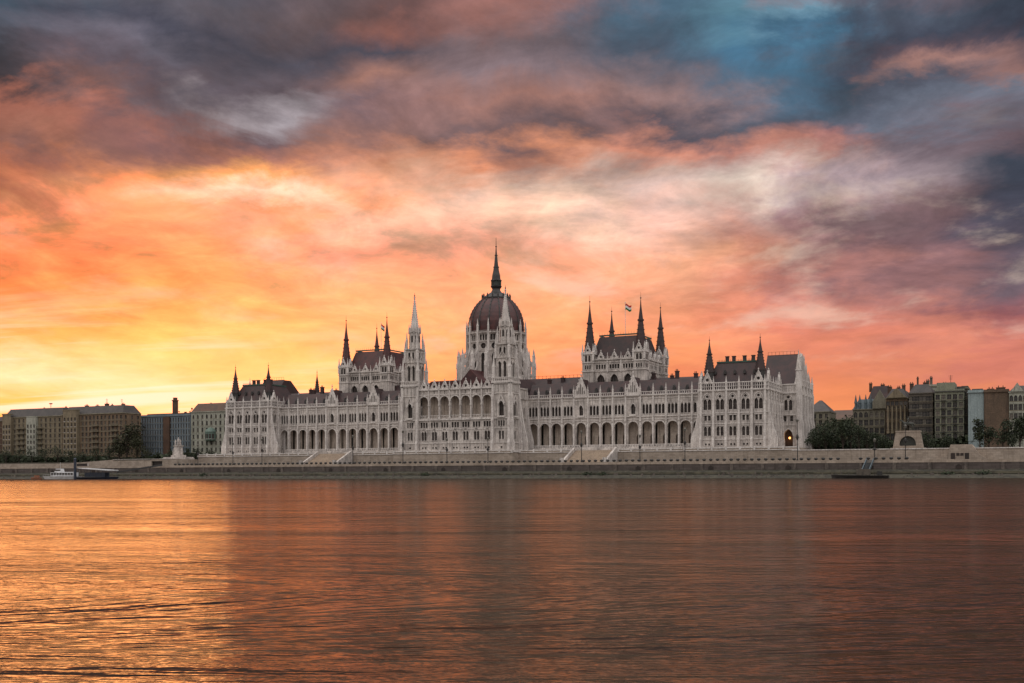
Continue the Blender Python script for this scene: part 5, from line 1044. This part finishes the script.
def build_world():
    w = bpy.data.worlds.new('World'); SC.world = w; w.use_nodes = True; nt = w.node_tree; nt.nodes.clear(); N = NT(nt)
    tc = N.n('ShaderNodeTexCoord').outputs['Generated']
    sep = N.n('ShaderNodeSeparateXYZ'); N.l(tc, sep.inputs[0]); dx, dy, dz = sep.outputs
    lf = N.m('ADD', N.m('MULTIPLY', dx, FW.x), N.m('MULTIPLY', dy, FW.y)); lr = N.m('ADD', N.m('MULTIPLY', dx, RT.x), N.m('MULTIPLY', dy, RT.y))
    az = N.m('ARCTAN2', lr, lf); el = N.m('ARCSINE', dz)
    # cloud-layer coordinates: a plane overhead, foreshortened towards the horizon
    k = N.m('ADD', N.m('MAXIMUM', dz, 0.0), .16)
    cp = N.n('ShaderNodeCombineXYZ'); N.l(N.m('DIVIDE', lr, k), cp.inputs[0]); N.l(N.m('DIVIDE', lf, k), cp.inputs[1]); P = cp.outputs[0]
    PA = N.mapping(P, (1, .85, 1), (0, 0, R(14)))
    def ns(scale, det, rough, dist, off): return N.noise(N.mapping(PA, (1, 1, 1), (0, 0, 0), off), scale, det, rough, dist).outputs[0]
    w1 = ns(2.4, 7, .6, .4, (0, 0, 3)); w2 = ns(2.4, 8, .62, .4, (7, 2, 9)); w3 = ns(.9, 3, .5, 0, (3, 8, 1))
    azw = N.m('ADD', az, N.m('ADD', N.m('MULTIPLY', N.m('SUBTRACT', w1, .5), .34), N.m('MULTIPLY', N.m('SUBTRACT', w3, .5), .1)))
    damp = N.mr(el, R(2), R(15), .35, 1.)
    elw = N.m('ADD', el, N.m('MULTIPLY', N.m('MULTIPLY', N.m('SUBTRACT', w2, .5), .13), damp))
    EMAX = R(32); f = N.m('DIVIDE', elw, EMAX, clamp=True); col = None; prev = None
    for px, st in COLS:
        a = math.atan((px - 512) / 1080); stops = []
        for (py, r_, g_, b_) in st:
            e = math.atan((474 - py) / 1080 * math.cos(a)); stops.append((max(0, min(1, e / EMAX)), rgb(r_, g_, b_)))
        stops.append((1.0, rgb(78, 84, 98)))
        c = N.ramp(f, stops, 'LINEAR')
        if col is None: col = c
        else: col = N.mix(N.mr(azw, prev, a), col, c)
        prev = a
    # fine cloud structure: lit billows and darker undersides
    f1 = ns(3.2, 9, .62, .6, (1, 5, 2)); f2 = ns(6.5, 8, .66, .5, (9, 4, 7)); f3 = ns(3.0, 8, .58, .25, (5, 1, 6))
    str_ = N.mr(el, R(2), R(13), .12, 1.)
    br = N.m('MULTIPLY', N.m('ADD', N.m('MULTIPLY', N.m('SUBTRACT', f1, .5), 2.5), N.m('MULTIPLY', N.m('SUBTRACT', f2, .5), 1.4)), str_)
    gain = N.m('POWER', 2.0, br)
    cg = N.n('ShaderNodeCombineColor'); [N.l(gain, cg.inputs[i]) for i in range(3)]
    col = N.mix(1., col, cg.outputs[0], 'MULTIPLY')
    mid = N.m('MULTIPLY', N.mr(el, R(4), R(8)), N.mr(el, R(14), R(18), 1, 0))
    col = N.mix(N.m('MULTIPLY', N.mr(f3, .50, .72, 0, .42), N.m('MULTIPLY', mid, N.mr(az, -.36, .05, .5, 1))), col, rgb(250, 222, 198))
    hi = N.mr(el, R(8), R(16))
    col = N.mix(N.m('MULTIPLY', N.mr(f3, .50, .28, 0, .45), hi), col, rgb(76, 76, 90))
    # thin streaks of bright cloud near the horizon
    stv = N.noise(N.mapping(P, (.5, 2.6, 1), (0, 0, R(6)), (4, 4, 4)), 1.3, 6, .6, .3).outputs[0]
    low = N.m('MULTIPLY', N.mr(el, R(1), R(3.5)), N.mr(el, R(4.5), R(10), 1, 0))
    sunw = N.mr(az, -.05, -.38)
    col = N.mix(N.m('MULTIPLY', N.m('MULTIPLY', N.mr(stv, .44, .62, 0, .85), low), sunw), col, rgb(255, 250, 215))
    hs = N.n('ShaderNodeHueSaturation'); N.l(col, hs.inputs['Color']); N.l(N.mr(az, -.1, .4, 1.0, .95), hs.inputs['Saturation']); col = hs.outputs[0]
    # towards the hidden sun the light is redder and stronger than a display can show
    sc = N.n('ShaderNodeSeparateColor'); N.l(col, sc.inputs[0]); cc = N.n('ShaderNodeCombineColor')
    rg = N.m('ADD', 1.0, N.m('MULTIPLY', N.m('MULTIPLY', N.mr(az, .22, -.30, 0, 1.15), N.mr(el, R(9), R(17), 1, 0)), N.mr(sc.outputs[0], .58, 1.0)))
    N.l(N.m('MULTIPLY', sc.outputs[0], rg), cc.inputs[0]); N.l(sc.outputs[1], cc.inputs[1]); N.l(sc.outputs[2], cc.inputs[2]); col = cc.outputs[0]
    # the rest of the sky vault: overhead and behind the viewer a pale overcast that lights the west fronts
    bn = N.mr(ns(.8, 6, .6, .4, (2, 2, 5)), .3, .7)
    back = N.mix(bn, (BK[0] * .8, BK[1] * .82, BK[2] * .88, 1), (BK[0] * 1.25, BK[1] * 1.2, BK[2] * 1.12, 1))
    bl = N.mr(el, R(8), R(48), .38, 1.45); bc = N.n('ShaderNodeCombineColor'); [N.l(bl, bc.inputs[i]) for i in range(3)]; back = N.mix(1., back, bc.outputs[0], 'MULTIPLY')
    aaz = N.m('ABSOLUTE', az)
    col = N.mix(N.m('MAXIMUM', N.mr(aaz, .75, 1.5), N.mr(el, R(32), R(60))), col, back)
    col = N.mix(N.mr(dz, -.02, 0., 1, 0), col, (.05, .045, .04, 1))
    bg = N.n('ShaderNodeBackground'); N.l(col, bg.inputs[0]); bg.inputs[1].default_value = 1.0
    sk = N.n('ShaderNodeTexSky', sky_type='NISHITA'); sk.sun_disc = False; sk.sun_elevation = SUN_EL; sk.sun_rotation = math.atan2(sun_dir.x, sun_dir.y)
    b2 = N.n('ShaderNodeBackground'); N.l(sk.outputs[0], b2.inputs[0]); b2.inputs[1].default_value = .0015
    ad = N.n('ShaderNodeAddShader'); N.l(bg.outputs[0], ad.inputs[0]); N.l(b2.outputs[0], ad.inputs[1])
    out = N.n('ShaderNodeOutputWorld'); N.l(ad.outputs[0], out.inputs[0])
BK = (1.14, 1.065, 1.0)
build_world()
ld = bpy.data.lights.new('low_sun', 'SUN'); ld.energy = .21; ld.angle = R(15); ld.color = (1, .50, .18)
so = bpy.data.objects.new('low_sun', ld); COL.objects.link(so)
sd = Vector((sun_dir.x * math.cos(SUN_EL), sun_dir.y * math.cos(SUN_EL), math.sin(SUN_EL))); so.rotation_euler = (-sd).to_track_quat('-Z', 'Y').to_euler()
# ------------------------------------------------------------------ camera
cd = bpy.data.cameras.new('camera'); cd.sensor_width = 36; cd.lens = 1080 / 1024 * 36; cd.shift_y = (474 - 341.5) / 1024; cd.clip_start = .1; cd.clip_end = 20000
co = bpy.data.objects.new('camera', cd); COL.objects.link(co)
fwd = Vector((-.433, .901, 0)).normalized(); q = fwd.to_track_quat('-Z', 'Y').to_matrix().to_4x4()
co.matrix_world = Matrix.Translation((219, -407, 2.1)) @ q @ Matrix.Rotation(-.003, 4, 'Z')
SC.camera = co
SC.view_settings.view_transform = 'Standard'; SC.view_settings.look = 'None'; SC.view_settings.exposure = 0; SC.view_settings.gamma = 1
SC.cycles.max_bounces = 6; SC.cycles.diffuse_bounces = 3; SC.cycles.glossy_bounces = 3; SC.cycles.use_denoising = True
